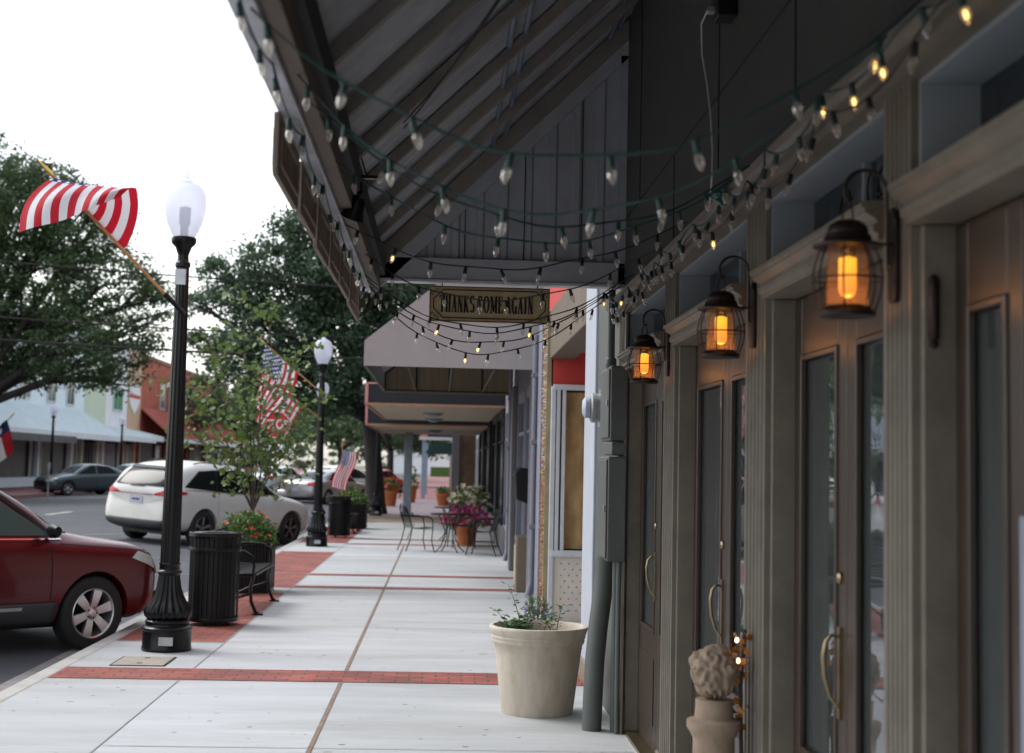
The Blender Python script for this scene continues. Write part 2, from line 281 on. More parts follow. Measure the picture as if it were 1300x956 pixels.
M = dict(
    asphalt=mat('asphalt', (.06, .064, .075), .85, var=.25, scale=1.2, bump=.35, bscale=140, dirt=.35, dirtc=(.13, .13, .13)),
    concrete=mat('sidewalk_concrete', (.43, .445, .46), .85, var=.13, scale=1.9, bump=.25, bscale=70, dirt=.8, dirtc=(.29, .285, .27), stretch=(.3, 1.3, 1)),
    kerb=mat('kerb_concrete', (.4, .39, .37), .9, var=.16, scale=4, bump=.2, dirt=.5, dirtc=(.22, .2, .18)),
    gutter=mat('gutter_concrete', (.24, .235, .23), .9, var=.2, scale=3, bump=.2, dirt=.6, dirtc=(.11, .1, .09)),
    joint=mat('joint_filler', (.2, .145, .11), .9, var=.3, scale=9),
    seam=mat('sidewalk_seam', (.3, .3, .3), .9, var=.2),
    brick=brick_mat('red_pavers', (.36, .09, .065), (.22, .055, .042), (.09, .045, .035), .2, .1, mortar=.16),
    brickfar=brick_mat('faded_pavers', (.3, .12, .12), (.25, .1, .11), (.2, .12, .12), .2, .1, mortar=.09),
    pale_paver=brick_mat('mauve_pavers', (.24, .19, .22), (.21, .17, .2), (.17, .15, .16), .3, .3, mortar=.06),
    brown_pave=mat('brown_pavement', (.23, .17, .13), .9, var=.25, scale=2),
    ground=mat('far_ground', (.12, .13, .08), .95, var=.3, scale=.3),
    paint=mat('road_paint', (.5, .5, .5), .8, var=.3, scale=5),
    black=mat('black_cast_iron', (.004, .004, .005), .3, var=.3, scale=8, bump=.15, bscale=30, spec=.3),
    blackmatte=mat('black_coated_steel', (.004, .004, .005), .42, spec=.3, var=.3, scale=8),
    trim=mat('taupe_trim_paint', (.15, .132, .104), .5, var=.16, scale=6, bump=.14, bscale=25, dirt=.75, dirtc=(.085, .073, .057)),
    trimdk=mat('taupe_wall_paint', (.15, .14, .12), .55, var=.1, scale=3),
    olive=mat('olive_board_paint', (.062, .063, .054), .6, var=.14, scale=2.5, bump=.1, bscale=18, dirt=.4, dirtc=(.045, .045, .04)),
    seamdk=mat('dark_seam', (.015, .014, .013), .9, var=0),
    door=mat('brown_door_paint', (.04, .026, .019), .36, var=.15, scale=7, bump=.06, bscale=30),
    whiteblue=mat('white_reveal_paint', (.26, .29, .31), .5, var=.06, scale=3),
    brass=mat('aged_brass', (.26, .21, .13), .36, metal=1.0, var=.2, scale=20),
    paneglass=glass_mat('door_pane', thru=.84, base=(.2, .22, .22)),
    transom_glass=glass_mat('transom_pane', thru=.85, tint=(.6, .65, .65)),
    interior=mat('dark_interior', (.16, .15, .14), .8, var=.3, scale=2),
    wood=mat('weathered_board', (.115, .09, .07), .75, var=.28, scale=10, bump=.3, bscale=30, stretch=(1, .25, 1), dirt=.4),
    woodpanel=mat('brown_sign_board', (.17, .125, .095), .7, var=.3, scale=14, bump=.25, bscale=40, stretch=(1, 1, .2)),
    woodedge=mat('sign_moulding', (.2, .14, .1), .6, var=.2, scale=14),
    fascia=mat('weathered_metal_edge', (.48, .49, .53), .5, metal=.3, var=.2, scale=6, bump=.3, bscale=20, dirt=.6, dirtc=(.13, .12, .12)),
    sheet=mat('galvanised_sheet', (.38, .39, .42), .5, metal=.3, var=.2, scale=3, dirt=.5, dirtc=(.07, .07, .075)),
    gable=mat('grey_ribbed_sheet', (.33, .34, .37), .55, metal=.2, var=.12, scale=3, dirt=.4, dirtc=(.14, .14, .14)),
    bluesteel=mat('blue_grey_steel', (.13, .16, .2), .45, metal=.4, var=.2),
    rafter=mat('rafter_timber', (.18, .16, .14), .75, var=.25, scale=8, bump=.2, stretch=(.3, 2, .3)),
    wire_green=mat('green_wire', (.012, .045, .04), .5, var=0), wire_black=mat('black_wire', (.008, .008, .009), .5, var=0),
    white_wire=mat('white_cord', (.5, .48, .44), .5, var=0),
    bulb=mat('clear_bulb_glass', (.5, .48, .45), .05, var=.6, scale=110, alpha=.5, bump=.8, bscale=160, spec=.9),
    filament=mat('lit_filament', (1, .6, .2), .5, var=0, emit=(1, .55, .15), es=3),
    lantern=mat('lantern_bronze', (.022, .011, .009), .42, metal=.5, var=.35, scale=30, bump=.2),
    meter=mat('galvanised_meter', (.33, .34, .35), .45, metal=.5, var=.25, scale=9, dirt=.5),
    box=mat('grey_green_box_paint', (.075, .083, .078), .5, var=.1, scale=5, bump=.05, dirt=.4, dirtc=(.03, .034, .03)),
    pot=mat('glazed_cream_planter', (.5, .44, .36), .7, var=.14, scale=6, bump=.35, bscale=25, dirt=.8, dirtc=(.3, .22, .15), stretch=(1, 1, .35)),
    soil=mat('soil', (.04, .03, .02), .95, var=.4, scale=30),
    leaf=leaf_mat('potted_leaf', (.03, .09, .03), (.1, .2, .06), scale=12),
    oakleaf=leaf_mat('oak_leaf', (.03, .06, .026), (.11, .17, .07), scale=.9),
    oakleaf2=leaf_mat('oak_leaf_blue', (.03, .062, .036), (.1, .165, .09), scale=.9),
    redbud=leaf_mat('young_tree_leaf', (.05, .1, .02), (.17, .24, .05), scale=2.5),
    shrub=leaf_mat('shrub_leaf', (.04, .1, .02), (.12, .22, .04), scale=5),
    bark=mat('oak_bark', (.035, .03, .028), .9, var=.4, scale=12, bump=.8, bscale=20, stretch=(1, 1, .3)),
    barkthin=mat('thin_bark', (.1, .085, .075), .85, var=.3, scale=12),
    rosepetal=mat('coral_petal', (.6, .06, .04), .6, var=.3, scale=20),
    magenta=mat('magenta_petal', (.55, .04, .25), .6, var=.3, scale=20), whitepetal=mat('pale_petal', (.6, .58, .42), .6, var=.2, scale=20),
    purplepetal=mat('lilac_petal', (.35, .3, .6), .6, var=.2),
    terra=mat('terracotta', (.42, .13, .04), .75, var=.2, scale=9), 
    usflag=stripe_mat('striped_flag_cloth'), txflag=stripe_mat('lone_star_cloth', 'tx'),
    polewood=mat('varnished_pole', (.45, .22, .07), .4, var=.2, scale=12), gold=mat('gold_tip', (.7, .45, .1), .3, metal=.9, var=.1),
    stainless=mat('small_plate', (.4, .42, .45), .3, metal=.8, var=.2),
    redwall=mat('red_stucco', (.42, .035, .028), .7, var=.12, scale=3, bump=.1),
    tanwall=mat('tan_stucco', (.19, .15, .105), .8, var=.12, scale=4, bump=.2, dirt=.4, dirtc=(.13, .1, .07)),
    whitep=mat('white_pilaster_paint', (.36, .39, .45), .6, var=.05, scale=4, dirt=.25, dirtc=(.3, .29, .28)),
    winframe=mat('pale_window_frame', (.5, .53, .56), .5, var=.08),
    papercl=mat('crumpled_brown_paper', (.78, .5, .25), .8, var=.35, scale=5, bump=1.0, bscale=9, stretch=(1, 1, .4)),
    tilew=mat('cream_tile', (.62, .56, .5), .5, var=.06),
    greyfac=mat('grey_facade_paint', (.15, .145, .16), .7, var=.1, scale=2, dirt=.4, dirtc=(.13, .12, .12)),
    lav=mat('lavender_grey_paint', (.2, .2, .25), .6, var=.1, scale=3),
    canvas=mat('grey_canvas', (.37, .345, .345), .85, var=.06, scale=2.5, bump=.15, bscale=8, dirt=.25, dirtc=(.27, .24, .24)),
    canvasin=mat('olive_canvas_lining', (.24, .2, .13), .85, var=.25, scale=2, stretch=(12, .1, .2)),
    canopyblk=mat('black_canopy_board', (.009, .01, .014), .6, var=.2), copper=mat('copper_trim', (.42, .2, .13), .5, metal=.3, var=.15),
    pink=mat('pink_trim', (.6, .25, .25), .5, var=.1), soffit=mat('cream_soffit', (.42, .35, .25), .7, var=.08, scale=1),
    brownbrick=brick_mat('brown_brick', (.2, .12, .07), (.16, .1, .06), (.12, .08, .05), .22, .075, plane='XZ', mortar=.1),
    redbrickYZ=brick_mat('red_brick_wall', (.42, .1, .06), (.36, .085, .05), (.3, .12, .09), .22, .075, plane='YZ', mortar=.1),
    palegreen=mat('pale_green_wall', (.5, .6, .47), .7, var=.06, scale=1), skyblue=mat('pale_blue_wall', (.66, .77, .83), .7, var=.06, scale=1),
    whitewall=mat('white_wall', (.7, .72, .74), .7, var=.05, scale=1), tan2=mat('tan_wall_far', (.5, .33, .22), .7, var=.1, scale=1),
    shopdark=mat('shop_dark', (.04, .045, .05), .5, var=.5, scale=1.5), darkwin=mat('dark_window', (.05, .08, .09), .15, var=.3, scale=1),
    greenwin=mat('green_shutter', (.01, .18, .07), .5, var=.1), metalroof=mat('white_metal_roof', (.68, .76, .8), .5, metal=.1, var=.08, scale=2),
    redroof=mat('red_metal_roof', (.42, .11, .08), .5, var=.1, scale=2), bluesteelpost=mat('blue_grey_post', (.24, .29, .34), .6, var=.12),
    tyre=mat('tyre_rubber', (.012, .012, .012), .75, var=.2, scale=30, bump=.2, bscale=60), rim=mat('alloy_rim', (.55, .55, .56), .28, metal=.85, var=.1, scale=10),
    carglass=mat('car_glass', (.006, .009, .011), .1, var=0, spec=.12), clad=mat('grey_cladding', (.035, .036, .04), .6, var=.1),
    chrome=mat('chrome', (.7, .7, .72), .12, metal=1, var=0), head=mat('headlamp_lens', (.45, .5, .48), .12, var=.2, scale=20, spec=.8), amber=mat('amber_lens', (.7, .22, .02), .2, var=.1),
    taill=mat('red_lens', (.4, .01, .02), .15, var=.1), plate=mat('number_plate', (.4, .45, .55), .5, var=.15, scale=20),
    signred=mat('stop_sign_red', (.55, .015, .02), .45, var=.05), signwhite=mat('sign_white', (.75, .75, .75), .5, var=0),
    signgold=mat('sign_gold_board', (.4, .31, .16), .6, var=.15, scale=14, dirt=.4, dirtc=(.13, .1, .05)), signink=mat('sign_black_paint', (.012, .01, .009), .6, var=0),
    stone=mat('carved_stone', (.3, .225, .165), .85, var=.2, scale=14, bump=.3, bscale=60, dirt=.5, dirtc=(.2, .15, .1)),
    orangeleaf=mat('orange_garland', (.3, .11, .01), .5, var=.3, scale=20),
)

def spots(m, dens, thr, col, amt):
    # chewing gum spots and small stains, each with its own place on the slab
    t = m.node_tree; b = t.nodes['Principled BSDF']; src = b.inputs['Base Color'].links[0].from_socket
    tc = t.nodes.new('ShaderNodeTexCoord'); v = t.nodes.new('ShaderNodeTexVoronoi'); v.inputs['Scale'].default_value = dens; t.links.new(tc.outputs['Object'], v.inputs['Vector'])
    n = t.nodes.new('ShaderNodeTexNoise'); n.inputs['Scale'].default_value = 1.1; n.inputs['Detail'].default_value = 3; t.links.new(tc.outputs['Object'], n.inputs['Vector'])
    r0 = t.nodes.new('ShaderNodeMapRange'); r0.inputs[1].default_value = .35; r0.inputs[2].default_value = .7; r0.inputs[3].default_value = 0; r0.inputs[4].default_value = thr; t.links.new(n.outputs[0], r0.inputs[0])
    lt = t.nodes.new('ShaderNodeMath'); lt.operation = 'LESS_THAN'; t.links.new(v.outputs['Distance'], lt.inputs[0]); t.links.new(r0.outputs[0], lt.inputs[1])
    ml = t.nodes.new('ShaderNodeMath'); ml.operation = 'MULTIPLY'; ml.inputs[1].default_value = amt; t.links.new(lt.outputs[0], ml.inputs[0])
    mx = t.nodes.new('ShaderNodeMixRGB'); mx.inputs[2].default_value = (*col, 1); t.links.new(ml.outputs[0], mx.inputs[0]); t.links.new(src, mx.inputs[1]); t.links.new(mx.outputs[0], b.inputs['Base Color'])
spots(M['concrete'], 6.0, .16, (.13, .12, .11), .7); spots(M['concrete'], 2.1, .11, (.24, .23, .21), .6); spots(M['asphalt'], 3, .12, (.03, .03, .03), .5)
spots(M['brick'], 5, .14, (.1, .06, .05), .6)
def slab_tone(m):   # each cast slab set its own grey
    t = m.node_tree; b = t.nodes['Principled BSDF']; src = b.inputs['Base Color'].links[0].from_socket
    tc = t.nodes.new('ShaderNodeTexCoord'); mp = t.nodes.new('ShaderNodeMapping'); mp.inputs['Location'].default_value = (.7, -11.36, 0); mp.inputs['Rotation'].default_value = (0, 0, 0)
    t.links.new(tc.outputs['Object'], mp.inputs['Vector']); br = t.nodes.new('ShaderNodeTexBrick'); br.offset = 0; br.inputs['Scale'].default_value = 1; br.inputs['Brick Width'].default_value = 1.2; br.inputs['Row Height'].default_value = 3.5; br.inputs['Mortar Size'].default_value = 0
    br.inputs['Color1'].default_value = (.86, .86, .85, 1); br.inputs['Color2'].default_value = (1.04, 1.04, 1.05, 1); t.links.new(mp.outputs[0], br.inputs['Vector'])
    mx = t.nodes.new('ShaderNodeMixRGB'); mx.blend_type = 'MULTIPLY'; mx.inputs[0].default_value = 1; t.links.new(src, mx.inputs[1]); t.links.new(br.outputs['Color'], mx.inputs[2]); t.links.new(mx.outputs[0], b.inputs['Base Color'])
slab_tone(M['concrete'])
def bulb_glass():
    m, t, b = new_mat('clear_ribbed_bulb'); t.nodes.remove(b); out = t.nodes['Material Output']
    tr = t.nodes.new('ShaderNodeBsdfTransparent'); tr.inputs[0].default_value = (.93, .91, .88, 1); gl = t.nodes.new('ShaderNodeBsdfGlossy'); gl.inputs['Roughness'].default_value = .16; gl.inputs[0].default_value = (1, .98, .95, 1)
    df = t.nodes.new('ShaderNodeBsdfTranslucent'); df.inputs[0].default_value = (.8, .76, .7, 1)
    fr = t.nodes.new('ShaderNodeLayerWeight'); fr.inputs[0].default_value = .45; m1 = t.nodes.new('ShaderNodeMixShader'); m2 = t.nodes.new('ShaderNodeMixShader'); m2.inputs[0].default_value = .2
    t.links.new(fr.outputs['Facing'], m1.inputs[0]); t.links.new(tr.outputs[0], m1.inputs[1]); t.links.new(gl.outputs[0], m1.inputs[2]); t.links.new(m1.outputs[0], m2.inputs[1]); t.links.new(df.outputs[0], m2.inputs[2]); t.links.new(m2.outputs[0], out.inputs[0])
    return m
M['bulb'] = bulb_glass()

# ================================================================== GROUND
def struct(name, mb, m, **k):
    o = mb.build(name, m, **k); o['kind'] = 'structure'; return o
struct('ground', MB().quad((-1200, -300, -.6), (1200, -300, -.6), (1200, 1500, -.6), (-1200, 1500, -.6)), M['ground'])
def road_z(x):
    return curve([(-17.5, -.15), (-10.3, .1), (-6.0, .03), (-3.3, -.15), (-3, -.15)], x)
mb = MB(); xs = [-17.5, -15, -12.5, -10.3, -8, -6, -5, -4, -3.35]
for a, b in zip(xs, xs[1:]): mb.quad((a, -60, road_z(a)), (b, -60, road_z(b)), (b, 400, road_z(b)), (a, 400, road_z(a)))
struct('road', mb, M['asphalt'])
struct('gutter', MB().box(-3.35, -3.0, -60, 400, -.4, -.138), M['gutter'])
struct('kerb', MB().box(-3.0, -2.85, -60, 400, -.4, .003), M['kerb'], bevel=.02)
struct('sidewalk', MB().box(-2.85, 14.0, -20, 40.4, -.4, 0), M['concrete'])
mb = MB()
def flat(x0, x1, y0, y1, z=.004): mb.quad((x0, y0, z), (x1, y0, z), (x1, y1, z), (x0, y1, z))
flat(-2.849, 1.2, 10.78, 11.36)
flat(-2.849, -1.88, 13.02, 17.95); flat(-2.849, -1.88, 18.75, 26.3); flat(-2.849, -1.88, 29.3, 37.5)
for y in (18.75, 20.85, 29.0, 30.9): flat(-1.88, 1.2, y, y+.34)
flat(-2.849, 1.2, 5.2, 5.78); flat(-2.849, 1.2, -1.5, -.9)
struct('brick_paving', mb, M['brick'])
mb = MB(); flat(-.715, -.687, -6, 10.77, .0045); flat(-.715, -.687, 11.37, 18.74, .0045); flat(-.715, -.687, 19.1, 20.84, .0045); flat(-.715, -.687, 21.2, 28.99, .0045); flat(-.715, -.687, 31.25, 40.3, .0045)
struct('joint_filler', mb, M['joint'])
mb = MB(); flat(-1.893, -1.881, -6, 10.77, .0045); flat(-1.893, -1.881, 11.37, 40.3, .0045)
for y in (8.3, 14.9, 24.8, 34.6, 2.4): flat(-1.87, 1.15, y, y+.012, .0045)
flat(-2.84, -1.9, 13.0, 13.015, .0045)
struct('sidewalk_seams', mb, M['seam'])
struct('brown_crossing', MB().box(-2.85, 14, 40.4, 46.6, -.4, -.002), M['brown_pave'])
struct('far_walk', MB().box(-2.85, 14, 46.6, 68, -.4, .0), M['pale_paver'])
struct('far_brick_walk', MB().box(-2.85, 14, 68, 110, -.4, .002), M['brickfar'])
struct('distant_walk', MB().box(-2.85, 14, 110, 400, -.4, .0), M['brickfar'])
struct('opposite_sidewalk', MB().box(-40, -17.5, -60, 400, -.4, 0), M['brickfar'])
mb = MB(); 
for y in range(-10, 120, 8):
    if 10 < y < 100: mb.quad((-10.35, y, .106), (-10.22, y, .106), (-10.22, y+2.6, .106), (-10.35, y+2.6, .106))
for y in (22.5, 26.0, 34.5, 38, 42, 46):   # slanted parking stall lines
    a = Vector((-3.4, y, road_z(-3.4)+.006)); b = Vector((-6.0, y-3.3, road_z(-6.0)+.006)); d = Vector((.1, 0, 0)); c_ = Vector((-7.2, y-4.8, road_z(-7.2)+.006))
    mb.quad(a, a+d*-1, b+d*-1, b); mb.quad(b, b-d, c_-d, c_)
struct('road_markings', mb, M['paint'])

# utility hatch in the pavement
h = empty('utility_hatch', (-2.34, 11.72, 0), 0, 'tan metal cover set in the concrete beside the near lamp post', 'hatch')
MB().box(-.2, .2, -.25, .25, .0, .008).build('cover', mat('hatch_tan', (.3, .27, .22), .7, var=.2, scale=12, bump=.3), h)
mb = MB()
for x0, x1, y0, y1 in ((-.215, .215, .25, .262), (-.215, .215, -.262, -.25), (-.215, -.2, -.25, .25), (.2, .215, -.25, .25)): mb.box(x0, x1, y0, y1, 0, .006)
mb.build('frame', M['seamdk'], h); MB().box(-.02, .02, -.16, -.14, .0085, .011).build('pick_hole', M['seamdk'], h); MB().box(-.02, .02, .14, .16, .0085, .011).build('pick_hole', M['seamdk'], h)

# ================================================================== NEAR STOREFRONT
XF = 1.15; XD = 1.25
sf = empty('storefront_building', (XF, 3, 0), 0, 'taupe storefront with fluted pilasters, brown glass doors and olive board wall above', 'building')
def loc(o, p=None):   # geometry is written in world space: move it under its parent's frame
    o.parent = p; o.matrix_parent_inverse = Matrix.Translation(-p.location) if p.rotation_euler.z == 0 else p.matrix_basis.inverted(); return o
def wp(mb, name, m, p, **k):
    o = mb.build(name, m, **k); return loc(o, p)
PIL = [(1.55, 1.85), (3.44, 3.66), (5.03, 5.36), (7.03, 7.36), (8.92, 9.3)]   # (near, far) edges of pilasters
PB = [(-1.2, -.9), (.0, .3)]
wp(MB().box(XF+.0, 1.6, -4, 9.6, 2.74, 6.4), 'upper_wall', M['olive'], sf)
mb = MB()   # seams between the boards
mb.box(XF-.004, XF, -4, 9.5, 3.225, 3.232)
for y, z0, z1 in ((5.93, 2.9, 6.3), (3.5, 3.23, 6.3), (8.37, 3.23, 6.3), (7.1, 2.8, 3.22), (4.6, 2.8, 3.22)): mb.box(XF-.005, XF, y, y+.007, z0, z1)
wp(mb, 'board_seam', M['seamdk'], sf)
# continuous lintel moulding, profile in x,z run along y
prof = [(1.6, 2.61), (1.12, 2.61), (1.12, 2.628), (1.095, 2.632), (1.095, 2.655), (1.11, 2.66), (1.085, 2.69), (1.075, 2.715), (1.12, 2.72), (1.12, 2.738), (1.6, 2.738)]
wp(MB().prism(prof, 'y', -4, 9.5), 'lintel_moulding', M['trim'], sf)
def pilaster(y0, y1):
    n = 5; pts = [(1.38, y0), (XF, y0), (XF, y0+.018)]; wd = (y1-y0-.036)/n
    for i in range(n):
        a = y0+.018+i*wd; pts += [(XF, a+.006), (XF+.012, a+.012), (XF+.012, a+wd-.012), (XF, a+wd-.006)]
    pts += [(XF, y1), (1.38, y1)]
    o = wp(MB().prism(pts[::-1], 'z', .2, 2.61), 'pilaster', M['trim'], sf)
    b = wp(MB().box(XF-.02, 1.38, y0-.015, y1+.015, 0, .2), 'plinth', M['trim'], sf, bevel=.006)
for y0, y1 in PIL+PB: pilaster(y0, y1)
bays = [(5.36, 7.03), (3.66, 5.03), (1.85, 3.44), (7.36, 8.92), (.3, 1.55)]
hp = [(1.4, 2.24), (1.135, 2.24), (1.135, 2.256), (1.122, 2.262), (1.122, 2.28), (1.134, 2.284), (1.128, 2.296), (1.1, 2.312), (1.1, 2.322), (1.09, 2.326), (1.09, 2.338), (1.12, 2.345), (1.4, 2.345)]
door_lights = []
for bi, (y0, y1) in enumerate(bays):
    wp(MB().prism(hp, 'y', y0+.0, y1-.0), 'door_head', M['trim'], sf)
    # jambs
    wp(MB().box(XF+.02, 1.36, y0, y0+.03, 0, 2.24), 'door_jamb', M['trim'], sf, bevel=.004); wp(MB().box(XF+.02, 1.36, y1-.03, y1, 0, 2.24), 'door_jamb', M['trim'], sf, bevel=.004)
    # transom window
    mb = MB(); mb.box(1.17, 1.36, y1-.02, y1, 2.346, 2.609).box(1.17, 1.36, y0, y0+.02, 2.346, 2.609).box(1.17, 1.36, y0+.02, y1-.02, 2.596, 2.609)
    tw = wp(mb, 'transom_window', M['whiteblue'], sf)
    o = MB().box(1.32, 1.326, y0+.02, y1-.02, 2.346, 2.596).build('pane', M['transom_glass']); o.parent = tw; o.matrix_parent_inverse = Matrix.Identity(4)
    mb = MB(); ym = (y0+y1)/2; mb.box(1.3, 1.34, ym-.012, ym+.012, 2.346, 2.596)
    o = mb.build('muntin', M['whiteblue']); o.parent = tw
    # pair of doors
    ymid = (y0+y1)/2 if bi != 2 else 3.0
    for (a, b, hs_) in ((y0+.03, ymid-.004, 1), (ymid+.004, y1-.03, -1)):
        st = .098 if bi != 2 else .085; mb = MB()
        mb.box(XD, XD+.045, a, a+st, .02, 2.235).box(XD, XD+.045, b-st, b, .02, 2.235).box(XD, XD+.045, a+st, b-st, 2.03, 2.235).box(XD, XD+.045, a+st, b-st, .02, .68)
        d = wp(mb, 'door', M['door'], sf, bevel=.004)
        q = MB()   # raised bead round the glass and panel
        for (z0, z1) in ((.68, 2.03),):
            q.box(XD-.008, XD+.01, a+st-.004, a+st+.018, z0, z1).box(XD-.008, XD+.01, b-st-.018, b-st+.004, z0, z1).box(XD-.008, XD+.01, a+st+.018, b-st-.018, z1-.02, z1).box(XD-.008, XD+.01, a+st+.018, b-st-.018, z0, z0+.02)
        q.box(XD-.008, XD, a+st, b-st, .16, .54)
        o = q.build('glazing_bead', M['door'], bevel=.004); o.parent = d
        o = MB().box(XD+.016, XD+.022, a+st, b-st, .68, 2.03).build('pane', M['paneglass']); o.parent = d
        yh = (b-.055) if hs_ > 0 else (a+.055)
        if bi in (0, 1, 3) and hs_ < 0:
            pts = [(XD-.01, yh, 1.12), (XD-.03, yh, 1.125), (XD-.048, yh, 1.105), (XD-.056, yh, 1.06), (XD-.052, yh, 1.0), (XD-.035, yh, .94), (XD-.008, yh, .9)]
            hh = MB().tube(pts, [.005, .006, .007, .008, .008, .006, .005], 8); hh.box(XD-.01, XD, yh-.014, yh+.014, .87, 1.15)
            o = hh.build('door_handle', M['brass'], smooth=True); o.parent = d
            o = MB().lathe([(.0, 0), (.019, 0), (.019, .008), (.012, .014), (0, .015)], n=14).build('lock', M['brass'], smooth=True)
            o.rotation_euler = (0, R(-90), 0); o.location = (XD, yh, 1.3); o.parent = d
    # ball-tipped hinge on the near side
    if bi == 2:
        hy = y1-.035; mb = MB().lathe([(0, 0), (.008, .004), (.012, .012), (.008, .022), (.012, .026), (.014, .03), (.014, .17), (.01, .178), (0, .186)], (1.195, hy, 1.93), 14)
        wp(mb, 'hinge', M['lantern'], sf, smooth=True)
# threshold and dark room behind the doors
wp(MB().box(1.17, 1.4, -4, 9.4, .0, .02), 'threshold', M['brass'], sf)
mb = MB().box(5.2, 5.3, -4, 9.4, 0, 3.0).box(1.4, 5.2, 9.3, 9.4, 0, 3.0).box(1.4, 5.2, -4.1, -4, 0, 3.0).box(1.36, 5.3, -4.1, 9.4, 2.62, 2.74)
wp(mb, 'interior_wall', M['interior'], sf)
struct('shop_floor', MB().quad((1.36, -4, .006), (5.2, -4, .006), (5.2, 9.3, .006), (1.36, 9.3, .006)), mat('shop_floor_boards', (.06, .045, .035), .5, var=.3, stretch=(1, 8, 1)))
# end of the building beyond the last doors
wp(MB().box(XF+.003, 1.6, 9.3, 10.55, 0, 2.61), 'end_wall', M['box'], sf)
wp(MB().box(XF+.003, 1.6, 9.6, 10.55, 2.61, 6.4), 'end_wall_upper', M['box'], sf)
wp(MB().box(1.6, 9, 9.6, 10.5, 0, 6.4), 'side_wall', M['olive'], sf)
wp(MB().box(XF-.01, XF+.003, 8.86, 8.92, .0, 2.6), 'casing', M['trim'], sf)
# hanging things in the windows
t = tag(MB().box(1.40, 1.43, 3.75, 4.35, 1.95, 2.58).build('gold_drape', mat('gold_cloth', (.3, .16, .03), .8, var=.35, scale=7, bump=.5, bscale=8, stretch=(1, 3, .3))), 'mustard gold cloth hanging inside the transom behind the nearest lantern', 'curtain')
mb = MB().box(1.300, 1.308, 4.58, 4.9, 2.36, 2.47); cdn = empty('window_card', (1.3, 4.74, 2.36), 0, 'small purple card with pale lettering propped in the transom window', 'card')
wp(mb, 'card', mat('purple_card', (.16, .12, .22), .6, var=.1), cdn)
mb = MB()
for i in range(6): mb.box(1.2975, 1.2995, 4.61+i*.045, 4.61+i*.045+.012, 2.39, 2.44).box(1.2975, 1.2995, 4.61+i*.045+.012, 4.61+i*.045+.03, 2.41+.012*(i % 3), 2.422+.012*(i % 3))
wp(mb, 'lettering', M['whiteblue'], cdn)
wi = empty('iron_scroll', (1.28, 4.25, 2.36), 0, 'thin black iron scrollwork in the transom above the second pair of doors', 'ornament')
for s, yy in ((1, 4.45), (-1, 4.2), (1, 4.05)):
    pts = [(1.28, yy+s*(.11-.012*k)*math.cos(k*.5)*.8, 2.46+(.1-.008*k)*math.sin(k*.5)) for k in range(12)]
    wp(MB().tube(pts, .004, 6), 'scroll', M['black'], wi, smooth=True)
t = empty('door_notice', (1.24, 2.2, 1.2), 0, 'pale blue paper notice taped inside the nearest glass door', 'notice')
wp(MB().box(XD-.014, XD-.0095, 2.76, 3.0, .95, 1.54), 'sheet', mat('pale_blue_paper', (.2, .23, .29), .7, var=.05), t)

# ================================================================== METAL AWNING OVER THE WALK
aw = empty('metal_awning', (XF, 9, 2.78), 0, 'sloping corrugated metal awning with timber rafters over the sidewalk', 'awning')
X0, Z0, X1, Z1 = -.505, 2.86, 1.15, 4.5
def onslope(x, d=0): return Z0+(Z1-Z0)*(x-X0)/(X1-X0)+d
mb = MB(); ys = []; y = -4.0
while y < 9.12:
    ys += [(y, 0), (y+.03, .02), (y+.055, .02), (y+.085, 0), (y+.17, 0)]; y += .17
sh = MB()
for i in range(len(ys)-1):
    (a, da), (b, db) = ys[i], ys[i+1]
    if b-a < 1e-6: continue
    sh.quad((X0-.03, a, onslope(X0-.03, .055+da)), (X0-.03, b, onslope(X0-.03, .055+db)), (X1, b, onslope(X1, .055+db)), (X1, a, onslope(X1, .055+da)))
wp(sh, 'roof_sheet', M['sheet'], aw, solid=.003)
for k in range(-9, 9):
    yy = 8.28-.72*(8-k) if k < 9 else 0
    yy = 3.24+.72*k
    if yy < -3.5 or yy > 8.9: continue
    p = [(X0+.06, onslope(X0+.06, -.03)), (X0+.06, onslope(X0+.06, .045)), (X1-.002, onslope(X1-.002, .045)), (X1-.002, onslope(X1-.002, -.03))]
    wp(MB().prism(p, 'y', yy-.024, yy+.024), 'rafter', M['rafter'], aw, bevel=.004)
for xx, nm in ((.28, 'purlin'), (.36, 'purlin'), (1.02, 'purlin'), (1.08, 'purlin')):
    wp(MB().tube([(xx, -4, onslope(xx, .03)), (xx, 8.95, onslope(xx, .03))], .014, 8), nm, M['bluesteel'], aw, smooth=True)
# eave: outer metal edge, timber beam, inner packing board
wp(MB().prism([(X0-.04, 2.722), (X0+.03, 2.715), (X0+.03, 2.89), (X0-.04, 2.88)], 'y', -4, 9.12), 'fascia_edge', M['fascia'], aw, bevel=.003)
wp(MB().box(X0+.032, X0+.085, -4, 9.1, 2.735, 2.9), 'eave_beam', M['wood'], aw, bevel=.005)
wp(MB().box(X0+.085, X0+.12, -4, 8.95, 2.81, 2.92), 'eave_packing', M['seamdk'], aw)
